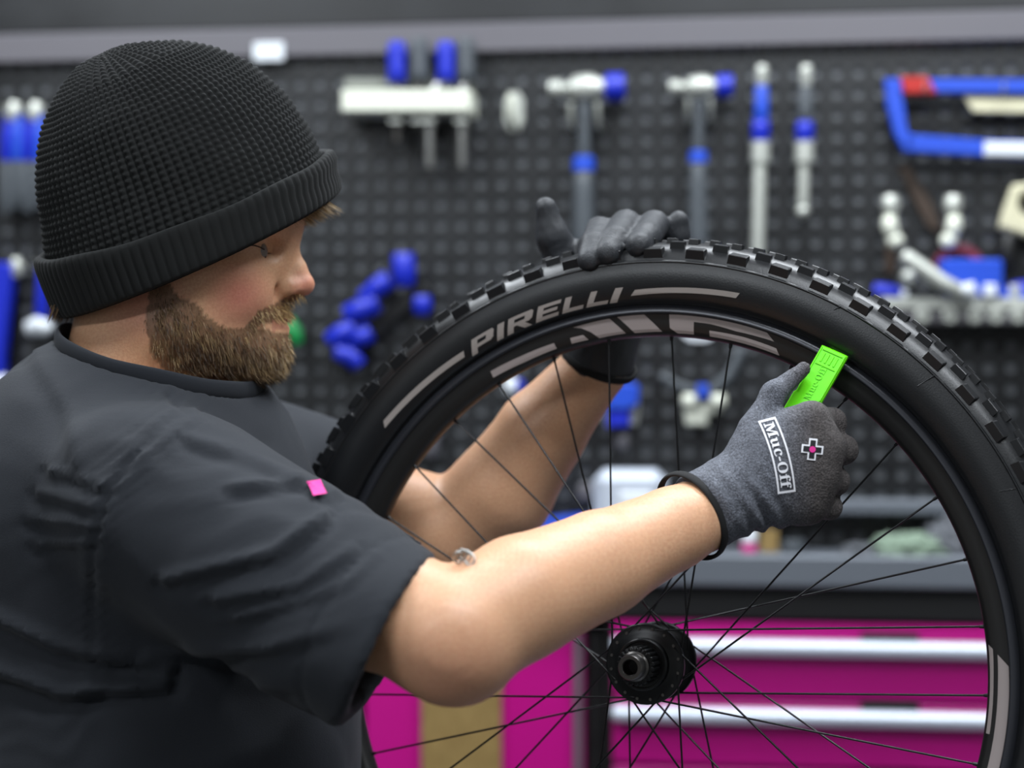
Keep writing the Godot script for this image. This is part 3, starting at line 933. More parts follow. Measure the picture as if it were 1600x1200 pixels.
func build_bench() -> void:
	# worktop along the wall, its front edge 0.10 m out, over black panel and magenta cabinets
	var zf := 0.13
	var yt := on_wall(1300, 868, zf).y
	var yb := on_wall(1300, 918, zf).y
	var xl := -1.5
	var xr := 1.5
	var w := thing("worktop", "long grey worktop with thick front edge along the tool wall", "worktop", room)
	var b := MB.new()
	b.box(Vector3((xl + xr) * 0.5, (yt + yb) * 0.5, zf * 0.5 + 0.001), Vector3(xr - xl, yt - yb, zf), 0.004)
	part("slab", b.mesh(), mats.bench_grey, w)
	var yk := on_wall(1300, 968, zf - 0.03).y
	var pz := zf - 0.025
	var pn := thing("black_panel", "black fascia panel under the grey worktop", "panel", room)
	b = MB.new()
	b.box(Vector3((xl + xr) * 0.5, (yb + yk) * 0.5, pz * 0.5), Vector3(xr - xl, yb - yk, pz), 0.003)
	part("fascia", b.mesh(), mats.mat_black, pn)
	# drawer cabinet
	var c0 := on_wall(945, 1000, pz).x
	var cab := thing("drawer_cabinet", "magenta drawer cabinet with long white pull handles behind the wheel", "cabinet", room)
	b = MB.new()
	b.box(Vector3((c0 + 1.2) * 0.5, yk * 0.5, (pz - 0.02) * 0.5), Vector3(1.2 - c0, yk, pz - 0.02), 0.003)
	part("cabinet_body", b.mesh(), mats.mat_black, cab)
	var ys := [yk - 0.003, on_wall(1300, 1096, pz).y, on_wall(1300, 1203, pz).y, on_wall(1300, 1310, pz).y, on_wall(1300, 1417, pz).y, 0.58, 0.44, 0.26, 0.08]
	var hx0 := on_wall(958, 1010, pz).x
	for i in ys.size() - 1:
		b = MB.new()
		var xa := c0 + 0.012
		b.box(Vector3((xa + 1.19) * 0.5, (ys[i] + ys[i + 1]) * 0.5, pz - 0.009), Vector3(1.19 - xa, ys[i] - ys[i + 1] - 0.006, 0.018), 0.003)
		var d := part("drawer", b.mesh(), mats.magenta, cab)
		var yh: float = on_wall(1300, 1014, pz + 0.02).y if i == 0 else ys[i] - 0.022
		b = MB.new()
		b.tube([Vector3(hx0, yh, pz + 0.016), Vector3(hx0 + 0.006, yh, pz + 0.016), Vector3(1.17, yh, pz + 0.016)], [0.0105, 0.0125, 0.0125], 16)
		part("handle", b.mesh(), mats.handle_white, d)
		b = MB.new()
		b.box(Vector3((hx0 + 1.17) * 0.5, yh, pz + 0.006), Vector3(1.165 - hx0, 0.016, 0.012), 0.002)
		part("handle_mount", b.mesh(), mats.rail_grey, d)
		var lx := on_wall(1390, 995, pz).x
		b = MB.new()
		b.box(Vector3(lx, yh + 0.016, pz + 0.003), Vector3(0.085, 0.012, 0.010), 0.002)
		part("label_holder", b.mesh(), mats.mat_black, d)
	# left cabinet: magenta door with a wooden board in its middle
	var l0 := on_wall(566, 1060, pz).x
	var l1 := on_wall(910, 1060, pz).x
	var yl := on_wall(740, 990, pz).y
	var lc := thing("wood_fronted_cabinet", "magenta cabinet with pale wooden middle board behind the near elbow", "cabinet", room)
	b = MB.new()
	b.box(Vector3((l0 + l1) * 0.5, yl * 0.5, pz * 0.5 - 0.008), Vector3(l1 - l0, yl, pz - 0.016), 0.004)
	part("cabinet_body", b.mesh(), mats.magenta, lc)
	var w0 := on_wall(657, 1090, pz).x
	var w1 := on_wall(782, 1090, pz).x
	b = MB.new()
	b.box(Vector3((w0 + w1) * 0.5, yl * 0.5, pz - 0.012), Vector3(w1 - w0, yl - 0.004, 0.014), 0.002)
	part("wooden_board", b.mesh(), mats.wood, lc)
	b = MB.new()
	b.box(Vector3(l1 - 0.008, yl * 0.5, pz - 0.012), Vector3(0.012, yl - 0.004, 0.014), 0.002)
	part("edge_strip", b.mesh(), mats.rail_grey, lc)
	# dark kick panels on either side, so that the wall below the worktop is closed
	var dk := thing("dark_cupboard", "black cupboard left of the magenta cabinets under the worktop", "cupboard", room)
	b = MB.new()
	b.box(Vector3((xl + l0) * 0.5 - 0.004, yk * 0.5, (pz - 0.02) * 0.5), Vector3(l0 - xl - 0.008, yk, pz - 0.02), 0.003)
	part("cupboard_body", b.mesh(), mats.mat_black, dk)
	var gap := thing("cable_cover", "black upright cover between the two magenta cabinets", "panel", room)
	b = MB.new()
	b.box(Vector3((l1 + c0) * 0.5, yl * 0.5, pz * 0.3), Vector3(c0 - l1 - 0.006, yl, pz * 0.6), 0.002)
	part("cover", b.mesh(), mats.mat_black, gap)
	# --- things on the worktop
	var zt := 0.075
	var on_top := func(px: float) -> Vector3:
		var p := on_wall(px, 800, zt)
		return Vector3(p.x, yt, zt)
	var o := thing("metal_case", "shiny silver metal case standing on the worktop behind the near forearm", "case", room * Transform3D(Basis(), on_top.call(985)))
	b = MB.new()
	var hv := on_wall(985, 733, zt).y - yt
	b.box(Vector3(0, hv * 0.5, 0.0), Vector3(0.112, hv, 0.08), 0.016)
	part("case_body", b.mesh(), mats.handle_white, o)
	b = MB.new()
	b.box(Vector3(0.01, hv * 0.62, 0.038), Vector3(0.05, 0.03, 0.012), 0.005)
	part("case_plate", b.mesh(), mats.tool_white, o)
	b = MB.new()
	b.box(Vector3(-0.066, hv * 0.72, 0.0), Vector3(0.03, 0.026, 0.03), 0.004)
	part("side_arm", b.mesh(), mats.rail_grey, o)
	o = thing("blue_tray", "blue tray on the worktop between the two forearms", "tray", room * Transform3D(Basis(), on_top.call(862)))
	b = MB.new()
	b.prism(PackedVector2Array([Vector2(-0.055, 0.0), Vector2(0.055, 0.0), Vector2(0.055, 0.052), Vector2(0.045, 0.054), Vector2(-0.045, 0.042), Vector2(-0.055, 0.034)]), 0.07, Transform3D(Basis(), Vector3(0, 0, -0.035)), 0.003)
	part("tray_body", b.mesh(), mats.tool_blue_light, o)
	b = MB.new()
	b.box(Vector3(0, 0.012, 0.036), Vector3(0.09, 0.012, 0.006), 0.002)
	part("tray_lip", b.mesh(), mats.tool_blue, o)
	o = thing("small_bottle", "small pale blue bottle with pink foot on the worktop below the glove", "bottle", room * Transform3D(Basis(), on_top.call(1171)))
	b = MB.new()
	b.lathe([[0.0, 0.012], [0.011, 0.012], [0.012, 0.014], [0.012, 0.030], [0.008, 0.036], [0.0055, 0.038], [0.0055, 0.044], [0.0, 0.044]], 20, Transform3D(Basis(Vector3(1, 0, 0), Vector3(0, 0, -1), Vector3(0, 1, 0)), Vector3.ZERO))
	part("bottle_body", b.mesh(), mats.tool_white, o)
	b = MB.new()
	b.lathe([[0.0, 0.0], [0.012, 0.0], [0.0125, 0.002], [0.0125, 0.011], [0.0, 0.012]], 20, Transform3D(Basis(Vector3(1, 0, 0), Vector3(0, 0, -1), Vector3(0, 1, 0)), Vector3.ZERO))
	part("foot_band", b.mesh(), mats.print_pink, o)
	o = thing("tan_box", "small tan cardboard box on the worktop right of the pale bottle", "box", room * Transform3D(Basis(), on_top.call(1202)))
	b = MB.new()
	b.box(Vector3(0, 0.018, 0), Vector3(0.026, 0.036, 0.026), 0.001)
	part("carton", b.mesh(), mats.wood, o)
	b = MB.new()
	b.box(Vector3(0, 0.0365, 0), Vector3(0.027, 0.002, 0.027), 0.0005)
	part("lid_flap", b.mesh(), mats.brown, o)
	o = thing("blue_tub", "low dark blue tub on the worktop right of the tan box", "tub", room * Transform3D(Basis(), on_top.call(1240)))
	b = MB.new()
	b.lathe([[0.0, 0.0], [0.016, 0.0], [0.018, 0.002], [0.019, 0.016], [0.018, 0.018], [0.015, 0.018], [0.014, 0.004], [0.0, 0.004]], 24, Transform3D(Basis(Vector3(1, 0, 0), Vector3(0, 0, -1), Vector3(0, 1, 0)), Vector3.ZERO))
	part("tub_body", b.mesh(), mats.tool_grey, o)
	# crumpled cloths at the right
	for a in [[1418, 0.050, 0.030, "cloth_pale", "crumpled pale green cloth on the worktop near the rim"], [1490, 0.042, 0.052, "cloth_grey", "crumpled grey cloth heaped behind the pale green one"], [1338, 0.026, 0.014, "cloth_grey", "small folded grey cloth left of the pale green one"]]:
		o = thing("cloth", a[4], "cloth", room * Transform3D(Basis(), on_top.call(a[0]) + Vector3(0, 0, -0.022 if a[0] == 1490 else 0.012)), "cloths on the worktop")
		var nz := FastNoiseLite.new()
		nz.seed = int(a[0])
		nz.frequency = 22.0
		var pts := PackedVector3Array()
		for j in 18:
			for i in 40:
				var t := TAU * i / 40.0
				var p := PI * 0.5 * j / 17.0
				var d := Vector3(cos(t) * cos(p), sin(p), sin(t) * cos(p))
				var r: float = 1.0 + 0.55 * nz.get_noise_3dv(d * 0.09) + 0.25 * nz.get_noise_3dv(d * 0.2)
				pts.append(Vector3(d.x * a[1] * r, d.y * a[2] * r, d.z * 0.034 * r))
		b = MB.new()
		b.grid(pts, 40, 18, true, false)
		part("folds", b.mesh(), mats[a[3]], o)
# ---------------------------------------------------------------- the bicycle wheel: local x and y in its plane, z along the axle towards the camera
const CASING := [[0.3115, 0.0130], [0.3135, 0.0150], [0.3146, 0.0190], [0.3165, 0.0226], [0.3190, 0.0243], [0.3230, 0.0262], [0.3300, 0.0287], [0.3370, 0.0297], [0.3440, 0.0291], [0.3487, 0.0281], [0.3497, 0.0290], [0.3505, 0.0289], [0.3513, 0.0275], [0.3560, 0.0258], [0.3610, 0.0225], [0.3655, 0.0172], [0.3685, 0.0105], [0.3702, 0.0045], [0.3706, 0.0]]

func casing_z(r: float) -> float:
	for i in CASING.size() - 1:
		if r <= CASING[i + 1][0]:
			return lerpf(CASING[i][1], CASING[i + 1][1], clampf((r - CASING[i][0]) / (CASING[i + 1][0] - CASING[i][0]), 0, 1))
	return 0.0

func polar(r: float, deg: float, z := 0.0) -> Vector3:
	return Vector3(r * cos(deg_to_rad(deg)), r * sin(deg_to_rad(deg)), z)

func knob_mesh(lx: float, ly: float, h: float, cut: float) -> ArrayMesh:   # x along the tread, y across it, z out
	var b := MB.new()
	var t := 0.78
	var base := [Vector3(-lx, -ly, -0.006), Vector3(lx * (1 - cut), -ly, -0.006), Vector3(lx, ly, -0.006), Vector3(-lx * (1 - cut), ly, -0.006)]
	var top := []
	for p in base: top.append(Vector3(p.x * t, p.y * t, h))
	var low := []
	for p in base: low.append(Vector3(p.x * 0.88, p.y * 0.90, h * 0.90))
	b.face(top, Vector3(0, 0, 1))
	for i in 4:
		var j := (i + 1) % 4
		var o: Vector3 = (base[i] + base[j]) * Vector3(1, 1, 0)
		b.face([base[i], base[j], low[j], low[i]], o)
		b.face([low[i], low[j], top[j], top[i]], o + Vector3(0, 0, o.length()))
	return b.mesh()

func build_wheel() -> void:
	var yaw := -0.37349
	var pit := 0.07200
	var nrm := Vector3(sin(yaw) * cos(pit), sin(pit), cos(yaw) * cos(pit))
	var u := Vector3.UP.cross(nrm).normalized()
	var xf := Transform3D(Basis(u, nrm.cross(u), nrm), Vector3(0.12247, EYE - 0.24389, -1.57056))
	var w := thing("bicycle_wheel", "black bicycle wheel with knobbly tyre held upright by the mechanic", "wheel", xf)
	# tyre
	var b := MB.new()
	var prof := []
	for i in CASING.size(): prof.append([CASING[CASING.size() - 1 - i][0], -CASING[CASING.size() - 1 - i][1]])
	prof.reverse()
	for i in range(CASING.size() - 2, -1, -1): prof.append([CASING[i][0], CASING[i][1]])
	b.lathe(prof, 240)
	var tyre := part("tyre", b.mesh(), mats.rubber, w)
	# tread: [pitch share, across z, half length, half width, height, cut]
	var rows := [[0.0, 0.0245, 0.0094, 0.0042, 0.0050, 0.10], [0.5, 0.0178, 0.0070, 0.0040, 0.0044, -0.10], [0.20, 0.0080, 0.0052, 0.0036, 0.0040, 0.1], [0.72, 0.0072, 0.0050, 0.0036, 0.0040, -0.1], [0.45, -0.0070, 0.0052, 0.0036, 0.0040, -0.1], [0.95, -0.0078, 0.0050, 0.0036, 0.0040, 0.1], [0.0, -0.0178, 0.0070, 0.0040, 0.0044, 0.12], [0.5, -0.0245, 0.0094, 0.0042, 0.0050, -0.10]]
	var rest := MB.new()
	for rw in rows:
		var km := knob_mesh(rw[2], rw[3], rw[4], rw[5])
		var rr := 0.3706
		for i in range(CASING.size() - 1, 0, -1):
			if CASING[i][1] >= absf(rw[1]):
				var f: float = (absf(rw[1]) - CASING[i + 1][1]) / (CASING[i][1] - CASING[i + 1][1])
				rr = lerpf(CASING[i + 1][0], CASING[i][0], f)
				break
		var z1: float = absf(rw[1]) + 0.001
		var z0: float = absf(rw[1]) - 0.001
		var slope := (radius_at(z0) - radius_at(z1)) / 0.002
		for k in 59:
			var deg: float = 90.0 - 0.35 + 360.0 * (k + rw[0]) / 59.0
			var a := deg_to_rad(deg)
			var er := Vector3(cos(a), sin(a), 0)
			var et := Vector3(-sin(a), cos(a), 0)
			var out := (er + Vector3(0, 0, signf(rw[1]) * slope * 0.30)).normalized()
			var kx := Transform3D(Basis(et, out.cross(et), out), er * rr + Vector3(0, 0, rw[1]))
			var d := fposmod(deg, 360.0)
			if d > 18.0 and d < 166.0:
				part("tread_knob", km, mats.knob_rubber, tyre, kx)
			else:
				var ar := km.surface_get_arrays(0)
				var base := rest.v.size()
				for p in ar[Mesh.ARRAY_VERTEX]: rest.v.append(kx * p)
				for p in ar[Mesh.ARRAY_NORMAL]: rest.n.append(kx.basis * p)
				for i in ar[Mesh.ARRAY_INDEX]: rest.ix.append(base + i)
	tag(part("tread_knobs", rest.mesh(), mats.knob_rubber, tyre), "", "", "", "stuff")
	# printed lettering and stripes on the near sidewall: outlines in (degrees, radius)
	var place := func(p: Vector2) -> Vector3: return polar(p.y, p.x, casing_z(p.y) + 0.0003)
	var out_z := func(_p: Vector2) -> Vector3: return Vector3(0, 0, 1)
	var lb := MB.new()
	var glyphs := {
		"P": [[0, 0, .27, 0, .27, 1, 0, 1], [.27, .78, .80, .78, .70, 1, .27, 1], [.70, 1, .66, .62, .92, .62, 1.0, .72, 1.0, .88, .92, 1.0], [.66, .78, .66, .52, .92, .52, 1.0, .62, 1.0, .72], [.27, .32, .88, .32, 1.0, .46, 1.0, .56, .27, .54]],
		"I": [[0, 0, 1, 0, 1, 1, 0, 1]],
		"R": [[0, 0, .25, 0, .25, 1, 0, 1], [.25, .78, .80, .78, .70, 1, .25, 1], [.66, 1, .66, .62, .90, .62, .98, .72, .98, .90, .90, 1.0], [.66, .80, .66, .50, .90, .50, .98, .60, .98, .75], [.25, .36, .86, .36, .97, .48, .97, .57, .25, .57], [.38, .36, .70, .36, 1.0, 0, .70, 0]],
		"E": [[0, 0, .27, 0, .27, 1, 0, 1], [.27, .77, 1, .77, 1, 1, .27, 1], [.27, .39, .90, .39, .90, .60, .27, .60], [.27, 0, 1, 0, 1, .23, .27, .23]],
		"L": [[0, 0, .30, 0, .30, 1, 0, 1], [.30, 0, 1, 0, 1, .24, .30, .24]]}
	for g in [["P", 122.2, 4.3], ["I", 117.2, 1.25], ["R", 115.2, 4.6], ["E", 109.9, 4.0], ["L", 105.2, 3.6], ["L", 101.0, 3.6], ["I", 97.0, 1.25]]:
		for q in glyphs[g[0]]:
			var poly := PackedVector2Array()
			for i in range(0, q.size(), 2):
				poly.append(Vector2(g[1] - q[i] * g[2] - q[i + 1] * 1.45, 0.3166 + q[i + 1] * 0.0120))
			print_on(lb, poly, place, 0.7, 0.0025, out_z)
	var text := part("lettering", lb.mesh(), mats.tyre_print, tyre)
	tag(text, "pale grey slanted lettering", "")
	for s in [[141.4, 123.3, 0.3258, 0.3222, 0.0024], [93.3, 76.4, 0.3232, 0.3280, 0.0024], [232.0, 215.0, 0.3232, 0.3232, 0.0024], [263.0, 246.0, 0.3232, 0.3232, 0.0024]]:
		var sb := MB.new()
		var poly := PackedVector2Array([Vector2(s[0], s[2] - s[4]), Vector2(s[0] - 0.8, s[2] + s[4]), Vector2(s[1] - 0.5, s[3] + s[4]), Vector2(s[1], s[3] - s[4])])
		print_on(sb, poly, place, 0.7, 0.0025, out_z)
		part("stripe", sb.mesh(), mats.tyre_print, tyre)
	# small moulding seams that run across the right part of the sidewall
	for s in [[45.5, 0.334, 0.3495], [27.0, 0.336, 0.348], [61.5, 0.345, 0.350]]:
		part("moulding_seam", tube_mesh([place.call(Vector2(s[0] + 0.6, s[1])), place.call(Vector2(s[0] + 0.3, (s[1] + s[2]) * 0.5)), place.call(Vector2(s[0], s[2]))], 0.00045, 6), mats.rubber, tyre)
	# rim
	b = MB.new()
	var half := [[0.2868, 0.0], [0.2872, 0.0060], [0.2890, 0.0098], [0.2920, 0.0116], [0.2990, 0.0136], [0.3052, 0.0148], [0.3060, 0.0152], [0.3068, 0.0156], [0.3110, 0.0150], [0.3130, 0.0142], [0.3138, 0.0135], [0.3138, 0.0118], [0.3060, 0.0110], [0.3040, 0.0]]
	prof = []
	for i in range(half.size() - 1, -1, -1): prof.append([half[i][0], half[i][1]])
	for i in range(1, half.size()): prof.append([half[i][0], -half[i][1]])
	prof.reverse()
	b.lathe(prof, 240, Transform3D(), 60.0)
	var rim := part("rim", b.mesh(), mats.rim_black, w)
	b = MB.new()
	b.lathe([[0.3052, 0.0149], [0.3060, 0.0182], [0.3072, 0.0186], [0.3138, 0.0158], [0.3143, 0.0140]], 240, Transform3D(), 70.0)
	part("rim_flange", b.mesh(), mats.rim_edge, rim)
	var rim_z := func(r: float) -> float:
		for i in range(1, 8):
			if r <= half[i][0]: return lerpf(half[i - 1][1], half[i][1], clampf((r - half[i - 1][0]) / (half[i][0] - half[i - 1][0]), 0, 1))
		return 0.0152
	var place_rim := func(p: Vector2) -> Vector3: return polar(p.y, p.x, rim_z.call(p.y) + 0.0003)
	var decals := [
		[121.2, .2982, 114.8, .2966, 108.5, .2958, 108.4, .2905, 114.7, .2905, 121.4, .2922],
		[105.4, .2955, 103.0, .2952, 102.3, .2900, 105.5, .2905],
		[104.4, .3036, 97.8, .3045, 95.3, .2900, 100.3, .2894, 101.5, .2958, 103.0, .3011],
		[96.4, .3049, 91.7, .3050, 88.7, .2900, 93.7, .2895],
		[87.4, .3050, 83.5, .3050, 76.2, .3050, 70.6, .3050, 69.0, .2999, 75.7, .2985, 80.2, .3001, 83.1, .3000, 83.0, .2893, 85.9, .2890, 87.3, .2933],
		[80.3, .2945, 74.3, .2954, 68.3, .2952, 67.4, .2904, 74.0, .2901, 80.1, .2896],
		[6.2, .2896, 5.5, .2930, 0.4, .2924, -8.0, .2924, -8.0, .2894, -0.5, .2894],
		[4.6, .2965, 2.8, .3048, -0.7, .3050, -14.0, .3050, -14.0, .2960, -0.1, .2960],
		[226, .3045, 221, .3045, 218, .2900, 223, .2895],
		[216, .3045, 202, .3045, 201, .2990, 211, .2990, 211, .2895, 215, .2895]]
	for q in decals:
		var sb := MB.new()
		var poly := PackedVector2Array()
		for i in range(0, q.size(), 2): poly.append(Vector2(q[i], q[i + 1]))
		print_on(sb, poly, place_rim, 0.7, 0.003, out_z)
		part("decal", sb.mesh(), mats.rim_print, rim)
	# spokes: 16 a side, crossing, each from its nipple to its flange hole
	for k in 32:
		var deg := 155.3 - 11.25 * k
		var far := k % 2 == 0
		var sg := 1.0 if k % 4 < 2 else -1.0
		var r_f := 0.0305 if not far else 0.0295
		var z_f := 0.0185 if not far else -0.0220
		var p0 := polar(0.2875, deg, -0.003 if far else 0.003)
		var p1 := polar(r_f, deg + sg * 66.0, z_f + (0.002 if k % 4 in [1, 2] else -0.002))
		part("spoke", tube_mesh([p0, p1], 0.00092, 8), mats.spoke_black, w)
		b = MB.new()
		var dir := (p1 - p0).normalized()
		b.rod(p0 - dir * 0.003, p0 + dir * 0.0045, 0.0020, 0.0014, 10, 0.0006)
		part("nipple", b.mesh(), mats.spoke_black, w)
	# hub
	b = MB.new()
	b.lathe([[0.009, -0.052], [0.0105, -0.051], [0.0105, -0.040], [0.0150, -0.038], [0.0170, -0.030], [0.0190, -0.0275], [0.0165, -0.018], [0.0150, -0.006], [0.0160, 0.006], [0.0200, 0.012], [0.0240, 0.0145], [0.0240, 0.0170]], 48)
	var hub := part("hub", b.mesh(), mats.hub_black, w)
	for f in [[0.0185, 0.0352, 0.0024], [-0.0220, 0.0345, 0.0024]]:
		b = MB.new()
		var z: float = f[0]
		var r: float = f[1]
		b.lathe([[0.014, z - f[2]], [r - 0.001, z - f[2]], [r, z - f[2] + 0.0008], [r, z + f[2] - 0.0008], [r - 0.001, z + f[2]], [0.027, z + f[2]], [0.0255, z + f[2] + 0.001], [0.014, z + f[2] + 0.001]], 64)
		var fl := part("flange", b.mesh(), mats.hub_black, hub)
	for k in 16:
		b = MB.new()
		b.rod(polar(0.0306, 11.0 + 22.5 * k, 0.0205), polar(0.0306, 11.0 + 22.5 * k, 0.0216), 0.0015, 0.0013, 8)
		part("spoke_head", b.mesh(), mats.dark_steel, hub)
	b = MB.new()
	b.lathe([[0.0225, 0.0205], [0.0225, 0.0290], [0.0215, 0.0302], [0.0200, 0.0302], [0.0195, 0.0285], [0.0120, 0.0285]], 56)
	part("seal_ring", b.mesh(), mats.hub_black, hub)
	# splined freehub body
	var pts := PackedVector3Array()
	var spl := [[0.0150, 0.0280], [0.0168, 0.0285], [0.0168, 0.0470], [0.0160, 0.0480], [0.0128, 0.0482]]
	var seg := 22 * 6
	for q in spl:
		for i in seg:
			var ph := i % 6
			var rr: float = q[0] - (0.0014 if ph < 2 and q[0] > 0.0155 else 0.0)
			pts.append(polar(rr, 360.0 * i / seg, q[1]))
	b = MB.new()
	b.grid(pts, seg, spl.size(), true, false)
	part("freehub_body", b.mesh(), mats.hub_black, hub)
	b = MB.new()
	b.lathe([[0.0128, 0.0478], [0.0128, 0.0510], [0.0112, 0.0525], [0.0108, 0.0625], [0.0100, 0.0640], [0.0072, 0.0640], [0.0064, 0.0630], [0.0062, 0.0300]], 48)
	part("axle_end_cap", b.mesh(), mats.dark_steel, hub)
	b = MB.new()
	b.lathe([[0.0, 0.046], [0.0062, 0.046]], 24)
	part("axle_bore", b.mesh(), mats.black_plastic, hub)
	# tyre valve
	b = MB.new()
	var vr := polar(1.0, 157.0)
	b.lathe([[0.0, 0.0], [0.0042, 0.0], [0.0042, 0.003], [0.0028, 0.0035], [0.0028, 0.034], [0.0018, 0.035], [0.0018, 0.042], [0.0, 0.042]], 12, Transform3D(Basis(Vector3(0, 0, 1), Vector3(0, 0, 1).cross(vr), -vr), vr * 0.2872))
	part("valve", b.mesh(), mats.spoke_black, w)
	# the lever that lifts the bead, held by the near hand
	build_lever()
	# table under the wheel
	var foot := xf * Vector3(0, -0.3752, 0)
	var tb := thing("work_table", "low grey work table the wheel stands on", "table", Transform3D(Basis(), Vector3(0.36, 0, -1.60)))
	b = MB.new()
	b.box(Vector3(0, foot.y - 0.021, 0), Vector3(0.80, 0.04, 0.50), 0.004)
	part("table_top", b.mesh(), mats.bench_grey, tb)
	for sx in [-1, 1]:
		for sz in [-1, 1]:
			b = MB.new()
			b.box(Vector3(sx * 0.36, (foot.y - 0.041) * 0.5, sz * 0.21), Vector3(0.04, foot.y - 0.041, 0.04), 0.003)
			part("leg", b.mesh(), mats.mat_black, tb)

func radius_at(z: float) -> float:
	for i in range(CASING.size() - 1, 0, -1):
		if CASING[i - 1][1] >= z:
			return lerpf(CASING[i][0], CASING[i - 1][0], (z - CASING[i][1]) / maxf(1e-6, CASING[i - 1][1] - CASING[i][1]))
	return 0.33

func tube_mesh(path: Array, rad, seg := 10) -> ArrayMesh:
	var b := MB.new()
	b.tube(path, rad, seg)
	return b.mesh()

func build_lever() -> void:
	# a flat bar from inside the fist up to the rim edge; local y along it, z towards the camera
	var top := at(1305, 549, 1.503)
	var low := at(1241, 660, 1.490)
	var y := (top - low).normalized()
	var x := (at(1330, 560, 1.496) - at(1288, 546, 1.506))
	x = (x - y * x.dot(y)).normalized()
	var z := x.cross(y)
	var lv := thing("tyre_lever", "bright green plastic tyre lever prised under the tyre edge", "tyre lever", Transform3D(Basis(x, y, z), top))
	var b := MB.new()
	var hw := 0.0122
	b.prism(PackedVector2Array([Vector2(-hw, 0.0), Vector2(-hw, -0.045), Vector2(-hw * 1.12, -0.047), Vector2(-hw * 1.12, -0.075), Vector2(-hw * 0.6, -0.10), Vector2(hw * 0.6, -0.10), Vector2(hw * 1.1, -0.075), Vector2(hw, -0.045), Vector2(hw, 0.0), Vector2(hw * 0.5, 0.0002), Vector2(-hw * 0.5, 0.0002)]), 0.0055, Transform3D(Basis(), Vector3(0, 0, -0.0028)), 0.0012)
	var body := part("lever_body", b.mesh(), mats.lever_green, lv)
	b = MB.new()
	for r in [[-hw + 0.0014, 0.0], [hw - 0.0014, 0.0]]: b.box(Vector3(r[0], -0.024, 0.0030), Vector3(0.0012, 0.044, 0.0012), 0.0003)
	b.box(Vector3(0, -0.0035, 0.0030), Vector3(hw * 1.5, 0.0012, 0.0012), 0.0003)
	b.box(Vector3(0, -0.0170, 0.0030), Vector3(hw * 1.5, 0.0010, 0.0010), 0.0003)
	part("raised_edge", b.mesh(), mats.lever_green, body)
	b = MB.new()
	for i in 4: b.box(Vector3(-0.006 + 0.004 * i, -0.0100, 0.0029), Vector3(0.0018, 0.0088, 0.0010), 0.0003)
	part("grip_rib", b.mesh(), mats.lever_green, body)
	var tm := TextMesh.new()
	var f := SystemFont.new()
	f.font_names = ["Droid Serif"]
	f.font_weight = 700
	tm.font = f
	tm.font_size = 48
	tm.text = "Muc-Off"
	tm.pixel_size = 0.00016
	tm.depth = 0.0009
	part("embossed_lettering", tm, mats.lever_green, body, Transform3D(Basis(Vector3(0, 1, 0), Vector3(-1, 0, 0), Vector3(0, 0, 1)), Vector3(0, -0.0335, 0.0030)))
	# thin hooked tip that reaches under the bead
	b = MB.new()
	b.box(Vector3(0, 0.002, -0.006), Vector3(hw * 1.5, 0.010, 0.0026), 0.0008, Transform3D(Basis(Vector3.RIGHT, -1.0), Vector3.ZERO))
	part("hooked_tip", b.mesh(), mats.lever_green, lv)
# ---------------------------------------------------------------- the mechanic
const HD := 1.61   # distance of the head's middle plane

func hp(px: float, py: float, z := 0.0) -> Vector3:   # head points: picture place on the middle plane, z metres nearer
	return at(px, py, HD) + Vector3(0, 0, z)

func px_of(p: Vector3) -> Vector2:   # where a point of the near half lies on the middle plane's scale
	var d := -p.z
	return Vector2(800.0 + FPX * p.x / d, 600.0 - FPX * (p.y - EYE) / d)

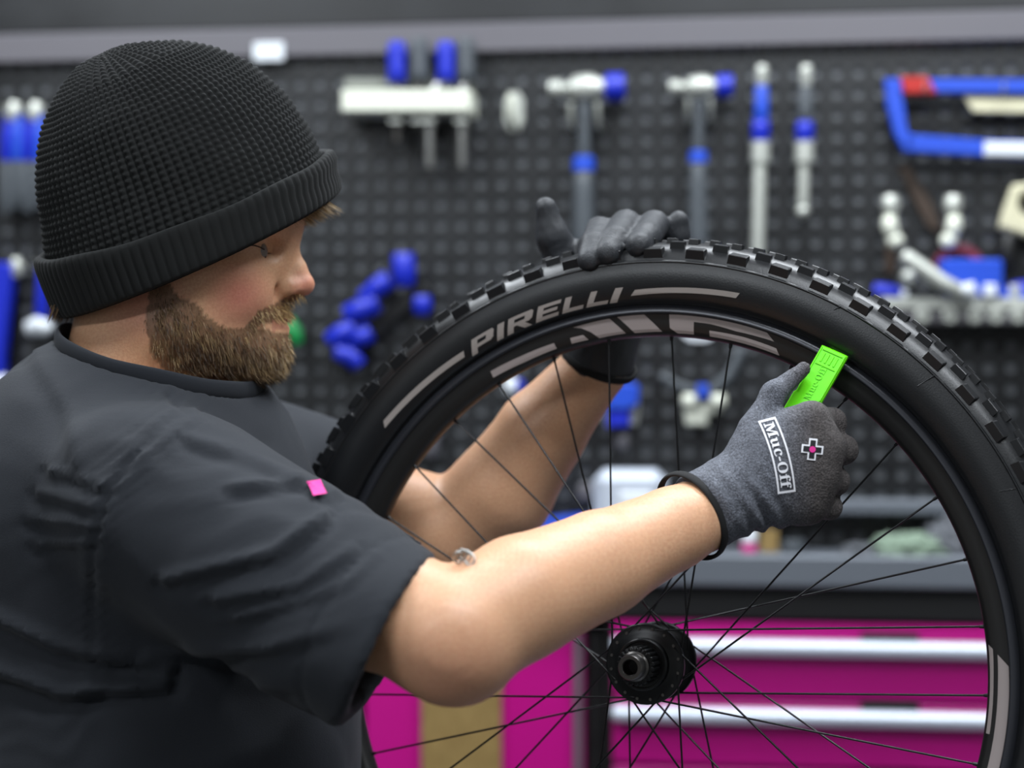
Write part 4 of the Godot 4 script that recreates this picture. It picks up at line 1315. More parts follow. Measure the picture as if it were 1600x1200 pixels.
func build_head(S: Solid) -> void:
	var tilt := Basis(Vector3(0, 0, 1), deg_to_rad(-8.0))
	S.ell(hp(290, 320), Vector3(0.108, 0.105, 0.078), 0.02, 0, tilt)
	S.ell(hp(352, 430), Vector3(0.050, 0.066, 0.063), 0.025, 0, tilt)              # face block
	S.ell(hp(300, 470), Vector3(0.055, 0.060, 0.066), 0.03)                       # cheek and jaw hinge
	S.cap(hp(275, 520, 0.040), hp(398, 556, 0.012), 0.024, 0.019, 0.03)            # near jaw
	S.cap(hp(275, 520, -0.040), hp(398, 556, -0.012), 0.024, 0.019, 0.03)
	S.ell(hp(350, 540), Vector3(0.042, 0.030, 0.040), 0.02)
	S.ell(hp(408, 552), Vector3(0.0200, 0.0170, 0.0210), 0.016)                    # chin
	S.ell(hp(402, 505), Vector3(0.0240, 0.0290, 0.0300), 0.016)                    # mouth block
	for s in [-1.0, 1.0]:
		S.ell(hp(360, 432, s * 0.050), Vector3(0.030, 0.016, 0.016), 0.014)          # cheekbone
		S.ell(hp(380, 462, s * 0.036), Vector3(0.027, 0.024, 0.020), 0.016)          # cheek
	S.ell(hp(425, 346), Vector3(0.020, 0.015, 0.030), 0.010)                       # brow
	for s in [-1.0, 1.0]:
		S.cap(hp(437, 357, s * 0.010), hp(390, 362, s * 0.050), 0.0098, 0.0088, 0.010)
	for s in [-1.0, 1.0]:
		S.ell(hp(436, 392, s * 0.040), Vector3(0.0100, 0.0085, 0.0160), 0.014, 1)      # eye hollow
		S.ell(hp(399, 397, s * 0.036), Vector3(0.0146, 0.0120, 0.0158), 0.006)        # eyeball under its lids
		S.cap(hp(402, 409, s * 0.047), hp(423, 410, s * 0.028), 0.0030, 0.0028, 0.005)   # lower lid
		S.cap(hp(400, 388, s * 0.048), hp(424, 390, s * 0.029), 0.0030, 0.0030, 0.002)   # upper lid
	S.cap(hp(441, 368), hp(460, 420), 0.0072, 0.0095, 0.006)                       # nose bridge
	S.cap(hp(434, 384), hp(446, 430), 0.011, 0.014, 0.010)
	S.cap(hp(463, 420), hp(472, 443), 0.0090, 0.0095, 0.005)
	S.ell(hp(474, 445), Vector3(0.0094, 0.0085, 0.0092), 0.006)                    # tip
	for s in [-1.0, 1.0]:
		S.ell(hp(449, 450, s * 0.0108), Vector3(0.0135, 0.0085, 0.0070), 0.007)       # wing of the nose
	S.cap(hp(468, 455), hp(452, 464), 0.0050, 0.0055, 0.005)
	for s in [-1.0, 1.0]:
		S.ell(hp(457, 462, s * 0.0080), Vector3(0.0062, 0.0034, 0.0030), 0.003, 1)    # nostril
		S.cap(hp(428, 446, s * 0.0215), hp(434, 462, s * 0.0215), 0.0030, 0.0034, 0.006, 1)   # crease beside the wing
	# lips
	S.cap(hp(441, 497), hp(417, 501, 0.022), 0.0062, 0.0035, 0.006)
	S.cap(hp(441, 497), hp(417, 501, -0.022), 0.0062, 0.0035, 0.006)
	S.cap(hp(437, 513), hp(416, 509, 0.020), 0.0066, 0.0034, 0.006)
	S.cap(hp(437, 513), hp(416, 509, -0.020), 0.0066, 0.0034, 0.006)
	for s in [-1.0, 1.0]:
		S.cap(hp(454, 504), hp(413, 505, s * 0.026), 0.0010, 0.0012, 0.004, 1)
	# neck
	S.cap(hp(222, 480), hp(196, 640), 0.056, 0.062, 0.03)
	S.cap(hp(262, 520), hp(258, 640), 0.036, 0.042, 0.03)
	S.cap(hp(300, 520, 0.045), hp(270, 640, 0.012), 0.010, 0.012, 0.03)              # neck muscle

func beard_poly() -> PackedVector2Array:
	return PackedVector2Array([Vector2(240, 425), Vector2(262, 440), Vector2(280, 466), Vector2(308, 474), Vector2(322, 494), Vector2(350, 512), Vector2(380, 512), Vector2(392, 502), Vector2(404, 486), Vector2(430, 474), Vector2(456, 460), Vector2(482, 462), Vector2(484, 492), Vector2(448, 502), Vector2(412, 503), Vector2(402, 514), Vector2(440, 519), Vector2(470, 530), Vector2(470, 590), Vector2(420, 606), Vector2(340, 610), Vector2(300, 602), Vector2(262, 584), Vector2(236, 552), Vector2(228, 510), Vector2(232, 460)])

func build_person() -> void:
	var foot := at(150, 600, 1.62)
	foot.y = 0.0
	var root := thing("person", "bearded mechanic in black knitted hat, dark T-shirt and grey work gloves working on the wheel", "person", Transform3D(Basis(), foot))
	var back := Transform3D(Basis(), -foot)
	# joints
	var NS := at(292, 812, 1.44)
	var NE := at(703, 992, 1.315)
	var NW := at(1105, 800, 1.468)
	var FS := at(330, 735, 1.82)
	var FE := at(694, 826, 1.765)
	var FW := at(932, 572, 1.705)
	# ---------- body: head, neck, trunk, arms in one surface
	var b := MB.new()
	var H := Solid.new()
	build_head(H)
	var lin := func(c: Color) -> Color: return c.srgb_to_linear()
	var skin: Color = lin.call(Color(0.84, 0.665, 0.525))
	var ruddy: Color = lin.call(Color(0.80, 0.52, 0.45))
	var stubble: Color = lin.call(Color(0.46, 0.36, 0.27))
	var lip: Color = lin.call(Color(0.66, 0.40, 0.36))
	var bp := beard_poly()
	var head_color := func(p: Vector3) -> Color:
		var z := absf(p.z + HD)
		var q := px_of(Vector3(p.x, p.y, -HD + z))
		var c := skin
		c = c.lerp(ruddy, 0.85 * clampf(1.2 - q.distance_to(Vector2(375, 462)) / 52.0, 0, 1))
		c = c.lerp(ruddy, 0.7 * clampf(1.2 - q.distance_to(Vector2(478, 446)) / 26.0, 0, 1))
		c = c.lerp(ruddy, 0.55 * clampf(1.3 - q.distance_to(Vector2(225, 470)) / 60.0, 0, 1))
		if Geometry2D.is_point_in_polygon(q, bp): c = c.lerp(stubble, 0.85)
		if q.x > 408 and q.x < 452 and q.y > 499 and q.y < 517 and z < 0.026: c = c.lerp(lip, 0.5)
		return c
	H.net(b, 0.0027, head_color, null, Vector3(-9, at(0, 645, HD).y, -9))
	var head_end := b.v.size()
	var T := Solid.new()
	T.cap(at(200, 620, 1.62), at(190, 760, 1.62), 0.060, 0.10, 0.03)
	T.ell(at(205, 880, 1.62), Vector3(0.125, 0.19, 0.165), 0.03)
	T.ell(at(235, 1150, 1.62), Vector3(0.135, 0.20, 0.15), 0.04)
	T.cap(NS, at(190, 760, 1.62), 0.055, 0.08, 0.03)
	T.cap(FS, at(190, 760, 1.62), 0.055, 0.08, 0.03)
	var AR := Solid.new()
	# near arm
	AR.cap(NS, NE, 0.058, 0.0455, 0.006)
	AR.ell(NS.lerp(NE, 0.66) + Vector3(0.0, -0.004, 0.004), Vector3(0.06, 0.046, 0.046), 0.012, 0, Basis(Vector3(0, 0, 1), -0.5))
	AR.ell(NE + Vector3(0.004, -0.010, -0.002), Vector3(0.043, 0.040, 0.038), 0.02)      # point of the elbow
	AR.chain([NE, NE.lerp(NW, 0.25) + Vector3(0, 0.004, 0), NE.lerp(NW, 0.55), NE.lerp(NW, 0.85), NW, at(1160, 770, 1.47)], [0.0440, 0.0455, 0.0405, 0.0330, 0.0300, 0.020], 0.006)
	AR.cap(NE.lerp(NW, 0.1) + Vector3(0, 0.012, 0.004), NE.lerp(NW, 0.55) + Vector3(0, 0.010, 0.004), 0.028, 0.024, 0.015)   # forearm muscle
	AR.cap(NE.lerp(NW, 0.05) + Vector3(0, -0.018, 0.008), NE.lerp(NW, 0.6) + Vector3(0, -0.010, 0.004), 0.028, 0.024, 0.015)
	# far arm
	AR.cap(FS, FE, 0.060, 0.050, 0.02)
	AR.ell(FE + Vector3(-0.002, -0.014, 0), Vector3(0.046, 0.044, 0.042), 0.02)
	AR.chain([FE + Vector3(0.012, 0.0, 0), FE.lerp(FW, 0.28) + Vector3(0.016, -0.006, 0), FE.lerp(FW, 0.62) + Vector3(0.004, -0.003, 0), FW, at(940, 500, 1.70)], [0.048, 0.0505, 0.0430, 0.0305, 0.026], 0.006)
	var arm_color := func(p: Vector3) -> Color: return skin.lerp(ruddy, 0.35 * clampf(1.0 - p.distance_to(NE + Vector3(0, -0.03, 0.03)) / 0.06, 0, 1))
	AR.net(b, 0.0055, arm_color)
	T.net(b, 0.016, func(_p: Vector3) -> Color: return skin)
	# legs inside the trousers
	var L := Solid.new()
	for z in [0.09, -0.09]:
		L.chain([foot + Vector3(0.0, 0.86, z), foot + Vector3(0.03, 0.47, z * 1.1), foot + Vector3(0.0, 0.10, z * 1.15)], [0.085, 0.055, 0.040], 0.02)
	L.cap(foot + Vector3(0, 0.90, 0), at(235, 1150, 1.62), 0.10, 0.11, 0.03)
	L.net(b, 0.02, func(_p: Vector3) -> Color: return skin)
	part("body", b.mesh(), mats.skin, root, back)
	# ---------- eyes
	for s in [1.0, -1.0]:
		b = MB.new()
		b.ball(hp(406, 399, s * 0.0385), Vector3.ONE * 0.0125, 24)
		var eye := part("eye", b.mesh(), mats.eye, root, back)
		b = MB.new()
		b.ball(hp(406, 399, s * 0.0385) + Vector3(0.86, -0.42, s * 0.25).normalized() * 0.0084, Vector3.ONE * 0.0044, 16)
		part("iris", b.mesh(), mats.iris, eye)
	for s in [1.0, -1.0]:
		for line in [[Vector2(402, 392), Vector2(407, 391), Vector2(412, 391), Vector2(419, 393), Vector2(424, 396)]]:
			var path := []
			for q in line:
				var p := hp(q.x, q.y, 0.10)
				var e := H.hit(p, Vector3(0, 0, -1), 0.12)
				e.z += 0.0004
				if e.z < -HD + 0.052: e.z = maxf(e.z, -HD + 0.0385 + sqrt(maxf(0.0, 0.0127 * 0.0127 - Vector2(e.x - hp(406, 399).x, e.y - hp(406, 399).y).length_squared())))
				if s < 0.0: e.z = -HD - (e.z + HD)
				path.append(e)
			part("eyelid_edge", tube_mesh(path, 0.0006 if line.size() == 5 else 0.0005, 8), mats.lash if line.size() == 5 else mats.lid, root, back)
	build_hair(root, back, H, b)
	build_hat(root, back)
	build_clothes(root, back, NS, NE, NW, FS, FE, FW, foot)
	build_gloves(root, back, NE, NW, FE, FW)

# ---------- beard, moustache, fringe: many short tapering strands
func strand(b: MB, p: Vector3, dir: Vector3, bend: Vector3, ln: float, w: float, c: Color) -> void:
	var side := dir.cross(Vector3(rng.randf() - 0.5, rng.randf() - 0.5, rng.randf() - 0.5)).normalized() * w
	var prev := p
	var base := b.v.size()
	var d := dir
	var nn := side.cross(dir).normalized()
	for k in 4:
		var f := 1.0 - 0.30 * k
		b.v.append(prev - side * f); b.n.append(nn); b.c.append(c)
		b.v.append(prev + side * f); b.n.append(nn); b.c.append(c)
		d = (d + bend * 0.3).normalized()
		prev += d * ln / 3.0
	for k in 3:
		var q := base + k * 2
		b.ix.append_array([q, q + 2, q + 1, q + 1, q + 2, q + 3])

func build_hair(root: Node3D, back: Transform3D, H: Solid, _b: MB) -> void:
	var bp := beard_poly()
	var hb := MB.new()
	H.net(hb, 0.0048, null, null, Vector3(-9, at(0, 640, HD).y, -9))
	var dark := Color(0.23, 0.17, 0.115).srgb_to_linear()
	var mid := Color(0.42, 0.325, 0.215).srgb_to_linear()
	var fair := Color(0.76, 0.64, 0.44).srgb_to_linear()
	var b := MB.new()
	var mo := MB.new()
	var blot := FastNoiseLite.new()
	blot.seed = 3
	blot.frequency = 55.0
	for i in hb.v.size():
		var p := hb.v[i]
		var nn := hb.n[i]
		var z := absf(p.z + HD)
		var q := px_of(Vector3(p.x, p.y, -HD + z))
		if not Geometry2D.is_point_in_polygon(q, bp): continue
		var lower := q.y > 512.0 or q.x < 395.0
		var edge := 99.0
		for k in bp.size():
			edge = minf(edge, Geometry2D.get_closest_point_to_segment(q, bp[k], bp[(k + 1) % bp.size()]).distance_to(q))
		var full := clampf(edge / 22.0, 0.25, 1.0)
		var cnt := 11 if lower else 12
		for r in cnt:
			var patch := blot.get_noise_3dv(p)
			if q.distance_to(Vector2(400, 534)) < 12.0 and rng.randf() < 0.8: continue
			if rng.randf() > 0.20 + 0.70 * full + 0.5 * patch: continue
			var jit := Vector3(rng.randf() - 0.5, rng.randf() - 0.5, rng.randf() - 0.5) * 0.006
			var flow := Vector3(0.25, -1.0, 0) if lower else Vector3(0.30, -0.75, 0.35 * signf(p.z + HD))
			if q.x > 400.0 and lower: flow = Vector3(0.15, -1.0, 0)
			if q.y > 575.0: flow = Vector3(0.7, -0.55, 0)
			var dir := (nn * (0.55 if lower else 0.6) + flow * 0.7 + Vector3(rng.randf() - 0.5, rng.randf() - 0.5, rng.randf() - 0.5) * 0.75).normalized()
			var ln := (0.0085 if q.x > 330 else 0.0070) * (0.55 + 0.5 * full) * rng.randf_range(0.7, 1.15) if lower else 0.0085 * rng.randf_range(0.7, 1.2)
			var fairness := clampf((q.x - 400.0) / 60.0, 0.0, 1.0)
			var c := dark.lerp(mid, clampf(rng.randf() + 1.4 * patch, 0.0, 1.0)).lerp(fair, clampf(0.10 + 0.75 * fairness + 0.8 * patch, 0.0, 1.0) * rng.randf())
			if not lower: c = c.lerp(fair, 0.35 + 0.4 * fairness)
			strand(b if lower else mo, p + jit - nn * 0.0005, dir, flow, ln, 0.00032, c)
	tag(part("beard", b.mesh(), mats.hair, root, back), "short brown beard", "", "", "stuff")
	tag(part("moustache", mo.mesh(), mats.hair, root, back), "fair moustache", "", "", "stuff")
	# fringe below the hat's front edge, and a little at the nape
	var f := MB.new()
	for i in 900:
		var t := rng.randf()
		var zz := (rng.randf() * 2.0 - 1.0) * 0.052
		var rim := hp(lerpf(432, 506, t), lerpf(356, 308, t), zz)
		rim.x -= absf(zz) * absf(zz) * 7.0
		var c := mid.lerp(fair, rng.randf()).lerp(dark, 0.35 * rng.randf())
		strand(f, rim, (Vector3(0.25 + 0.45 * t, -0.85, (rng.randf() - 0.5) * 0.5)).normalized(), Vector3(0.7, -0.3 + 0.5 * rng.randf(), 0), rng.randf_range(0.012, 0.024) * (0.55 + 0.45 * t), 0.0006, c)
	for i in 160:
		var zz := (rng.randf() * 2.0 - 1.0) * 0.05
		strand(f, hp(98 + rng.randf() * 20, 478 + rng.randf() * 8, zz), Vector3(-0.35, -0.9, (rng.randf() - 0.5) * 0.3).normalized(), Vector3(-0.2, -0.5, 0), 0.014, 0.0005, mid.lerp(dark, rng.randf()))
	tag(part("hair", f.mesh(), mats.hair, root, back), "light brown hair showing under the hat", "", "", "stuff")
	var eb := MB.new()
	for i in 120:
		var s := 1.0 if i % 2 else -1.0
		var t := rng.randf()
		var lid := hp(lerpf(403, 425, t), lerpf(402, 398, t), s * lerpf(0.0505, 0.030, t))
		strand(eb, lid, Vector3(0.75, -0.45, s * 0.45).normalized(), Vector3(0.3, 0.35, 0), 0.0055, 0.00032, dark * 0.6)
	for i in 260:
		var s := 1.0 if i % 2 else -1.0
		var t := rng.randf()
		strand(eb, hp(lerpf(455, 396, t), lerpf(358, 356, t) + rng.randf_range(-5, 5), s * lerpf(0.012, 0.054, t)) + Vector3(0.006, 0, s * 0.004), Vector3(0.3, 0.1, s * 0.9).normalized(), Vector3(-0.3, -0.3, s * 0.4), 0.008, 0.00035, dark.lerp(mid, rng.randf()))
	tag(part("eyebrows", eb.mesh(), mats.hair, root, back), "", "", "", "stuff")

# ---------- knitted hat
func build_hat(root: Node3D, back: Transform3D) -> void:
	var k := HD / FPX
	var o := hp(302, 395)
	var e1 := Vector3(0.916, 0.40, 0).normalized()
	var up := Vector3(-0.39, 0.885, 0.255).normalized()
	e1 = (e1 - up * e1.dot(up)).normalized()
	var e2 := e1.cross(up).normalized()
	if e2.z < 0: e2 = -e2
	var prof := [[-6, 8, 232], [50, 14, 228], [100, 21, 221], [150, 25, 208], [190, 26, 194], [230, 26, 174], [262, 23, 148], [288, 19, 118], [308, 15, 84], [322, 11, 48], [330, 9, 18], [332, 8, 2]]
	var sample := func(s: float) -> Vector3:
		var x := s * (prof.size() - 1)
		var i := clampi(int(x), 0, prof.size() - 2)
		var f := x - i
		var a: Array = prof[maxi(i - 1, 0)]
		var p: Array = prof[i]
		var q: Array = prof[i + 1]
		var r: Array = prof[mini(i + 2, prof.size() - 1)]
		var v := Vector3.ZERO
		for m in 3: v[m] = cubic_interpolate(p[m], q[m], a[m], r[m], f)
		return v
	# arc length so that the stitch rows come out even
	var ss := [0.0]
	var acc := 0.0
	var last: Vector3 = sample.call(0.0)
	for i in range(1, 121):
		var c: Vector3 = sample.call(i / 120.0)
		acc += Vector2(c.x - last.x, c.z - last.z).length() * k
		ss.append(acc)
		last = c
	var rows := 44
	var per := 5
	var nv := rows * per
	var nu := 100 * 6
	var pts := PackedVector3Array()
	var lump := FastNoiseLite.new()
	lump.seed = 5
	lump.frequency = 14.0
	for j in nv + 1:
		var want := acc * j / nv
		var i := 0
		while i < 119 and ss[i + 1] < want: i += 1
		var s: float = (i + (want - ss[i]) / maxf(1e-6, ss[i + 1] - ss[i])) / 120.0
		var q: Vector3 = sample.call(clampf(s, 0, 1))
		var q2: Vector3 = sample.call(clampf(s + 0.01, 0, 1))
		var tang := Vector2(q2.z - q.z, q2.x - q.x).normalized()
		var rad := q.z * k
		var ribs := 100.0
		if rad < 0.030: ribs = 25.0
		elif rad < 0.068: ribs = 50.0
		var row := absf(sin(PI * j / float(per)))
		for u in nu:
			var t := TAU * u / nu
			var rib := absf(sin(ribs * 0.5 * t + 0.5 * PI * floorf(j / float(per)) * 0.0))
			var bump := (0.0012 * sqrt(rib) + 0.0020 * row * rib) * clampf(rad / 0.02, 0.0, 1.0)
			var dirp := e1 * cos(t) + e2 * sin(t) * 0.74
			var p := o + up * q.x * k + e1 * q.y * k + dirp * rad
			var nr := (e1 * cos(t) + e2 * sin(t)).normalized() * (-tang.y if false else 1.0)
			var nn := (nr * absf(tang.y) + up * absf(tang.x)).normalized()
			p += nn * (bump + 0.0022 * lump.get_noise_3dv(p))
			pts.append(p)
	var b := MB.new()
	b.grid(pts, nu, nv + 1, true, false)
	var hat := part("knitted_hat", b.mesh(), mats.beanie, root, back)
	tag(hat, "black waffle knit hat with turned up cuff", "")
	# turned-up cuff: a ribbed band with rolled edges
	pts = PackedVector3Array()
	var nc := 24
	for j in nc:
		var a := TAU * j / nc
		for u in nu:
			var t := TAU * u / nu
			var front := 0.5 + 0.5 * cos(t)
			var h := (61.0 + 36.0 * (1.0 - front) * (1.0 - front) + 4.0 * front * front) * k + 0.0006 * sin(t * 9.0)
			var rib := sqrt(absf(sin(50.0 * t)))
			var cx := signf(cos(a)) * pow(absf(cos(a)), 0.5)
			var sx := signf(sin(a)) * pow(absf(sin(a)), 0.6)
			var along := h * 0.5 + cx * h * 0.5
			var offr := 230.0 * k + 0.0030 + sx * (0.0048 + (0.0016 * rib if sx > 0 else 0.0)) + (0.0022 * front if along > h * 0.7 else 0.0)
			var row := 0.0005 * absf(sin(along / 0.0062 * PI))
			var dirp := e1 * cos(t) + e2 * sin(t) * 0.745
			var nr := (e1 * cos(t) + e2 * sin(t)).normalized()
			pts.append(o + up * (along - 4.0 * k) + e1 * (8.0 + 10.0 * along / h) * k + dirp * (offr + row) + nr * 0.0)
	b = MB.new()
	b.grid(pts, nu, nc, true, true)
	part("cuff", b.mesh(), mats.beanie, hat)

# ---------- T-shirt, trousers, shoes, chains
func build_clothes(root: Node3D, back: Transform3D, NS: Vector3, NE: Vector3, NW: Vector3, FS: Vector3, FE: Vector3, FW: Vector3, foot: Vector3) -> void:
	var S := Solid.new()
	S.ell(at(212, 860, 1.62), Vector3(0.160, 0.205, 0.185), 0.05)
	S.ell(at(262, 1140, 1.62), Vector3(0.172, 0.210, 0.185), 0.06)
	S.cap(at(230, 1240, 1.62), at(205, 1420, 1.62), 0.165, 0.150, 0.05)
	S.ell(at(122, 765, 1.62), Vector3(0.088, 0.118, 0.165), 0.04)
	S.cap(at(196, 622, 1.62), at(190, 720, 1.62), 0.068, 0.100, 0.03)
	S.cap(at(180, 712, 1.80), at(200, 752, 1.45), 0.058, 0.060, 0.04)
	S.cap(at(330, 650, 1.66), at(400, 800, 1.63), 0.035, 0.050, 0.05)
	var nh := at(610, 993, 1.338)
	var nd := (nh - NS).normalized()
	S.cap(NS, nh + nd * 0.10, 0.084, 0.062, 0.040, 0, (nd + Vector3(0, -0.10, -0.35)).normalized(), nh)
	S.cap(NS + Vector3(0.03, -0.03, 0), nh + nd * 0.06 + Vector3(-0.008, -0.016, 0), 0.070, 0.060, 0.02, 0, (nd + Vector3(0, -0.10, -0.35)).normalized(), nh)
	var fh := FS.lerp(FE, 0.72)
	var fd := (FE - FS).normalized()
	S.cap(FS + Vector3(0, 0, 0), fh + fd * 0.10, 0.090, 0.066, 0.045, 0, fd, fh)
	# hollow sleeve ends and neck hole
	S.cap(nh - nd * 0.03, nh + nd * 0.08, 0.057, 0.0585, 0.006, 1)
	S.cap(fh - fd * 0.03, fh + fd * 0.08, 0.058, 0.060, 0.004, 1)
	S.ell(at(250, 570, 1.61), Vector3(0.093, 0.072, 0.106), 0.008, 1, Basis(Vector3(0, 0, 1), deg_to_rad(-30.0)))
	var folds := FastNoiseLite.new()
	folds.seed = 21
	folds.noise_type = FastNoiseLite.TYPE_SIMPLEX
	folds.frequency = 1.0
	folds.fractal_octaves = 2
	var soft := FastNoiseLite.new()
	soft.seed = 4
	soft.frequency = 6.0
	soft.fractal_octaves = 2
	var seam := [Vector2(262, 618), Vector2(292, 648), Vector2(268, 662), Vector2(216, 706), Vector2(168, 772), Vector2(146, 856), Vector2(142, 964), Vector2(150, 1060)]
	# longer creases: where each runs, its height and its half-width
	var creases := [
		[[Vector2(262, 905), Vector2(427, 865), Vector2(506, 810)], 0.0050, 11.0], [[Vector2(370, 762), Vector2(470, 752), Vector2(520, 775)], 0.0036, 9.0],
		[[Vector2(341, 938), Vector2(463, 915), Vector2(548, 859)], 0.0038, 10.0], [[Vector2(366, 966), Vector2(536, 914), Vector2(590, 868)], 0.0030, 9.0],
		[[Vector2(232, 1022), Vector2(427, 1011), Vector2(548, 975)], 0.0050, 13.0], [[Vector2(-20, 960), Vector2(91, 1012), Vector2(262, 1044)], 0.0075, 12.0],
		[[Vector2(-20, 1046), Vector2(91, 1084), Vector2(256, 1068)], 0.0085, 13.0], [[Vector2(60, 770), Vector2(150, 794)], 0.0032, 8.0],
		[[Vector2(50, 812), Vector2(148, 822)], 0.0032, 8.0], [[Vector2(60, 852), Vector2(144, 846)], 0.0030, 8.0], [[Vector2(80, 735), Vector2(170, 762)], 0.0028, 8.0],
		[[Vector2(300, 690), Vector2(400, 716), Vector2(462, 752)], 0.0030, 10.0], [[Vector2(60, 560), Vector2(110, 640), Vector2(120, 720)], 0.0030, 16.0]]
	var bump := func(p: Vector3, n: Vector3) -> float:
		var q := px_of(p)
		var w := Vector3(soft.get_noise_3dv(p), soft.get_noise_3dv(p + Vector3(3, 1, 2)), 0)
		var sleeve := clampf((p - NS).dot(nd) / 0.2 + 0.2, 0.0, 1.0) if p.z > -1.52 else 0.0
		# creases run along the sleeve's underside and across the trunk
		var ax := Vector3(0.95, 0.22, 0.25).normalized()
		var l := p.dot(ax)
		var m := p - ax * l
		var f := folds.get_noise_3d(l * 1.8 + w.x * 0.4, m.y * 14.0 + w.y * 0.9, m.z * 7.0)
		var amp := lerpf(0.0024, 0.0036, sleeve)
		if q.y > 1000.0: amp = 0.0050
		var d := amp * 0.8 * f + 0.003 * soft.get_noise_3dv(p * 0.8)
		if p.z > -1.60:
			for c in creases:
				var best := 1e9
				var side := 0.0
				var line: Array = c[0]
				for i in line.size() - 1:
					var g := Geometry2D.get_closest_point_to_segment(q, line[i], line[i + 1])
					var e := g.distance_to(q)
					if e < best:
						best = e
						side = signf((line[i + 1] - line[i]).cross(q - line[i]))
				if best < 60.0:
					var s: float = -side * best / c[2]
					d += c[1] * (exp(-s * s) - 0.75 * exp(-(s + 1.5) * (s + 1.5) * 0.8))
		if p.z > -1.56 and q.y < 1100.0 and q.x < 330.0:
			var e := 999.0
			for i in seam.size() - 1:
				e = minf(e, Geometry2D.get_closest_point_to_segment(q, seam[i], seam[i + 1]).distance_to(q))
			d -= 0.0022 * exp(-e * e / 22.0)
			d += 0.0014 * exp(-(e - 12.0) * (e - 12.0) / 90.0)
			d += 0.0008 * exp(-e * e / 1400.0) * sin(q.y * 0.32 + q.x * 0.22)
		var rim_fade := clampf(-((p - nh).dot(nd)) / 0.05, 0.0, 1.0) if p.z > -1.50 and q.x > 400.0 else 1.0
		d *= 0.12 + 0.88 * rim_fade
		# stitched hem of the near sleeve
		var hem := (p - nh).dot(nd)
		if p.z > -1.50 and absf(hem + 0.022) < 0.0035: d -= 0.0012
		return d
	var b := MB.new()
	S.net(b, 0.0048, null, bump)
	var shirt := part("shirt", b.mesh(), mats.shirt, root, back)
	tag(shirt, "dark slate T-shirt", "")
	# neck ribbing
	# the band follows the rim where the neck hole meets the cloth
	var hole := S.kind.size() - 1
	var cloth := PackedInt32Array(range(hole))
	var hc := S.A[hole]
	var hr := S.B[hole]
	var hb: Basis = S.inv[hole].inverse()
	var pts := PackedVector3Array()
	var nu := 160
	var nc := 14
	var rim := []
	for i in nu:
		var t := TAU * i / nu
		var phi := 1.2
		while phi > -1.4:
			if S.dist(hc + hb * (Vector3(cos(phi) * cos(t), sin(phi), cos(phi) * sin(t)) * hr), cloth) < 0.0: break
			phi -= 0.01
		rim.append(phi)
	for k in 3:
		var soft_rim := []
		for i in nu: soft_rim.append((rim[(i + nu - 1) % nu] + rim[i] * 2.0 + rim[(i + 1) % nu]) * 0.25)
		rim = soft_rim
	for j in nc:
		var a := TAU * j / nc
		for i in nu:
			var t := TAU * i / nu
			var phi: float = rim[i] - 0.03
			var p := hc + hb * (Vector3(cos(phi) * cos(t), sin(phi), cos(phi) * sin(t)) * hr)
			var p2 := hc + hb * (Vector3(cos(phi + 0.05) * cos(t), sin(phi + 0.05), cos(phi + 0.05) * sin(t)) * hr)
			var wide := (p2 - p).normalized()
			var outw := (p - hc) / (hr * hr)
			outw = (outw - wide * outw.dot(wide)).normalized()
			pts.append(p + wide * (0.003 + cos(a) * 0.0085) + outw * (0.0005 + sin(a) * 0.0028 * (1.0 + 0.10 * sin(t * 80.0))))
	b = MB.new()
	b.grid(pts, nu, nc, true, true)
	part("neck_ribbing", b.mesh(), mats.shirt_rib, shirt)
	# pink mark on the chest
	b = MB.new()
	print_on(b, PackedVector2Array([Vector2(474, 758), Vector2(496, 754), Vector2(506, 776), Vector2(484, 780)]), func(q: Vector2) -> Vector3:
		var p := at(q.x, q.y, 1.2)
		var hitp := S.hit(p, Vector3(p.x, p.y - EYE, p.z).normalized(), 0.6)
		return hitp + Vector3(0.003, 0.003, 0.003 + float(bump.call(hitp, Vector3.BACK))), 5.0, 5.0, func(_q: Vector2) -> Vector3: return Vector3(0.4, 0.3, 1))
	part("chest_print", b.mesh(), mats.print_pink, shirt)
	# trousers and shoes, below the frame
	var L := Solid.new()
	L.cap(foot + Vector3(0.0, 0.90, -0.06), foot + Vector3(0.0, 0.90, 0.06), 0.125, 0.125, 0.04)
	for z in [0.09, -0.09]:
		L.chain([foot + Vector3(0.0, 0.86, z), foot + Vector3(0.03, 0.47, z * 1.1), foot + Vector3(0.0, 0.08, z * 1.15)], [0.108, 0.078, 0.068], 0.02)
	b = MB.new()
	L.net(b, 0.016)
	part("trousers", b.mesh(), mats.trousers, root, back)
	for z in [0.104, -0.104]:
		var K := Solid.new()
		K.cap(foot + Vector3(-0.06, 0.044, z), foot + Vector3(0.14, 0.040, z), 0.042, 0.038, 0.02)
		K.cap(foot + Vector3(-0.03, 0.06, z), foot + Vector3(-0.01, 0.12, z), 0.046, 0.048, 0.03)
		b = MB.new()
		K.net(b, 0.009)
		b.box(foot + Vector3(0.045, 0.009, z), Vector3(0.29, 0.018, 0.085), 0.004)
		part("shoe", b.mesh(), mats.shoe, root, back)
	# neck chain
	var path := []
	for i in 26:
		var t := PI * (-0.5 + i / 25.0)
		path.append(hp(258, 606) + Vector3(0.0385 * cos(t) + 0.004, -0.008 - 0.010 * cos(t), 0.046 * sin(t)))
	part("neck_chain", tube_mesh(path, 0.0013, 8), mats.steel, root, back)
	# small loops of a bracelet in the crook of the arm
	b = MB.new()
	for i in 4:
		var c := at(716 + i * 6, 871 - 4 * sin(i * 1.3), 1.315)
		var ring := []
		for j in 13:
			var t := TAU * j / 12.0
			ring.append(c + Vector3(cos(t) * 0.0036, sin(t) * 0.0042, sin(t + i) * 0.002))
		b.tube(ring, 0.0009, 6, false)
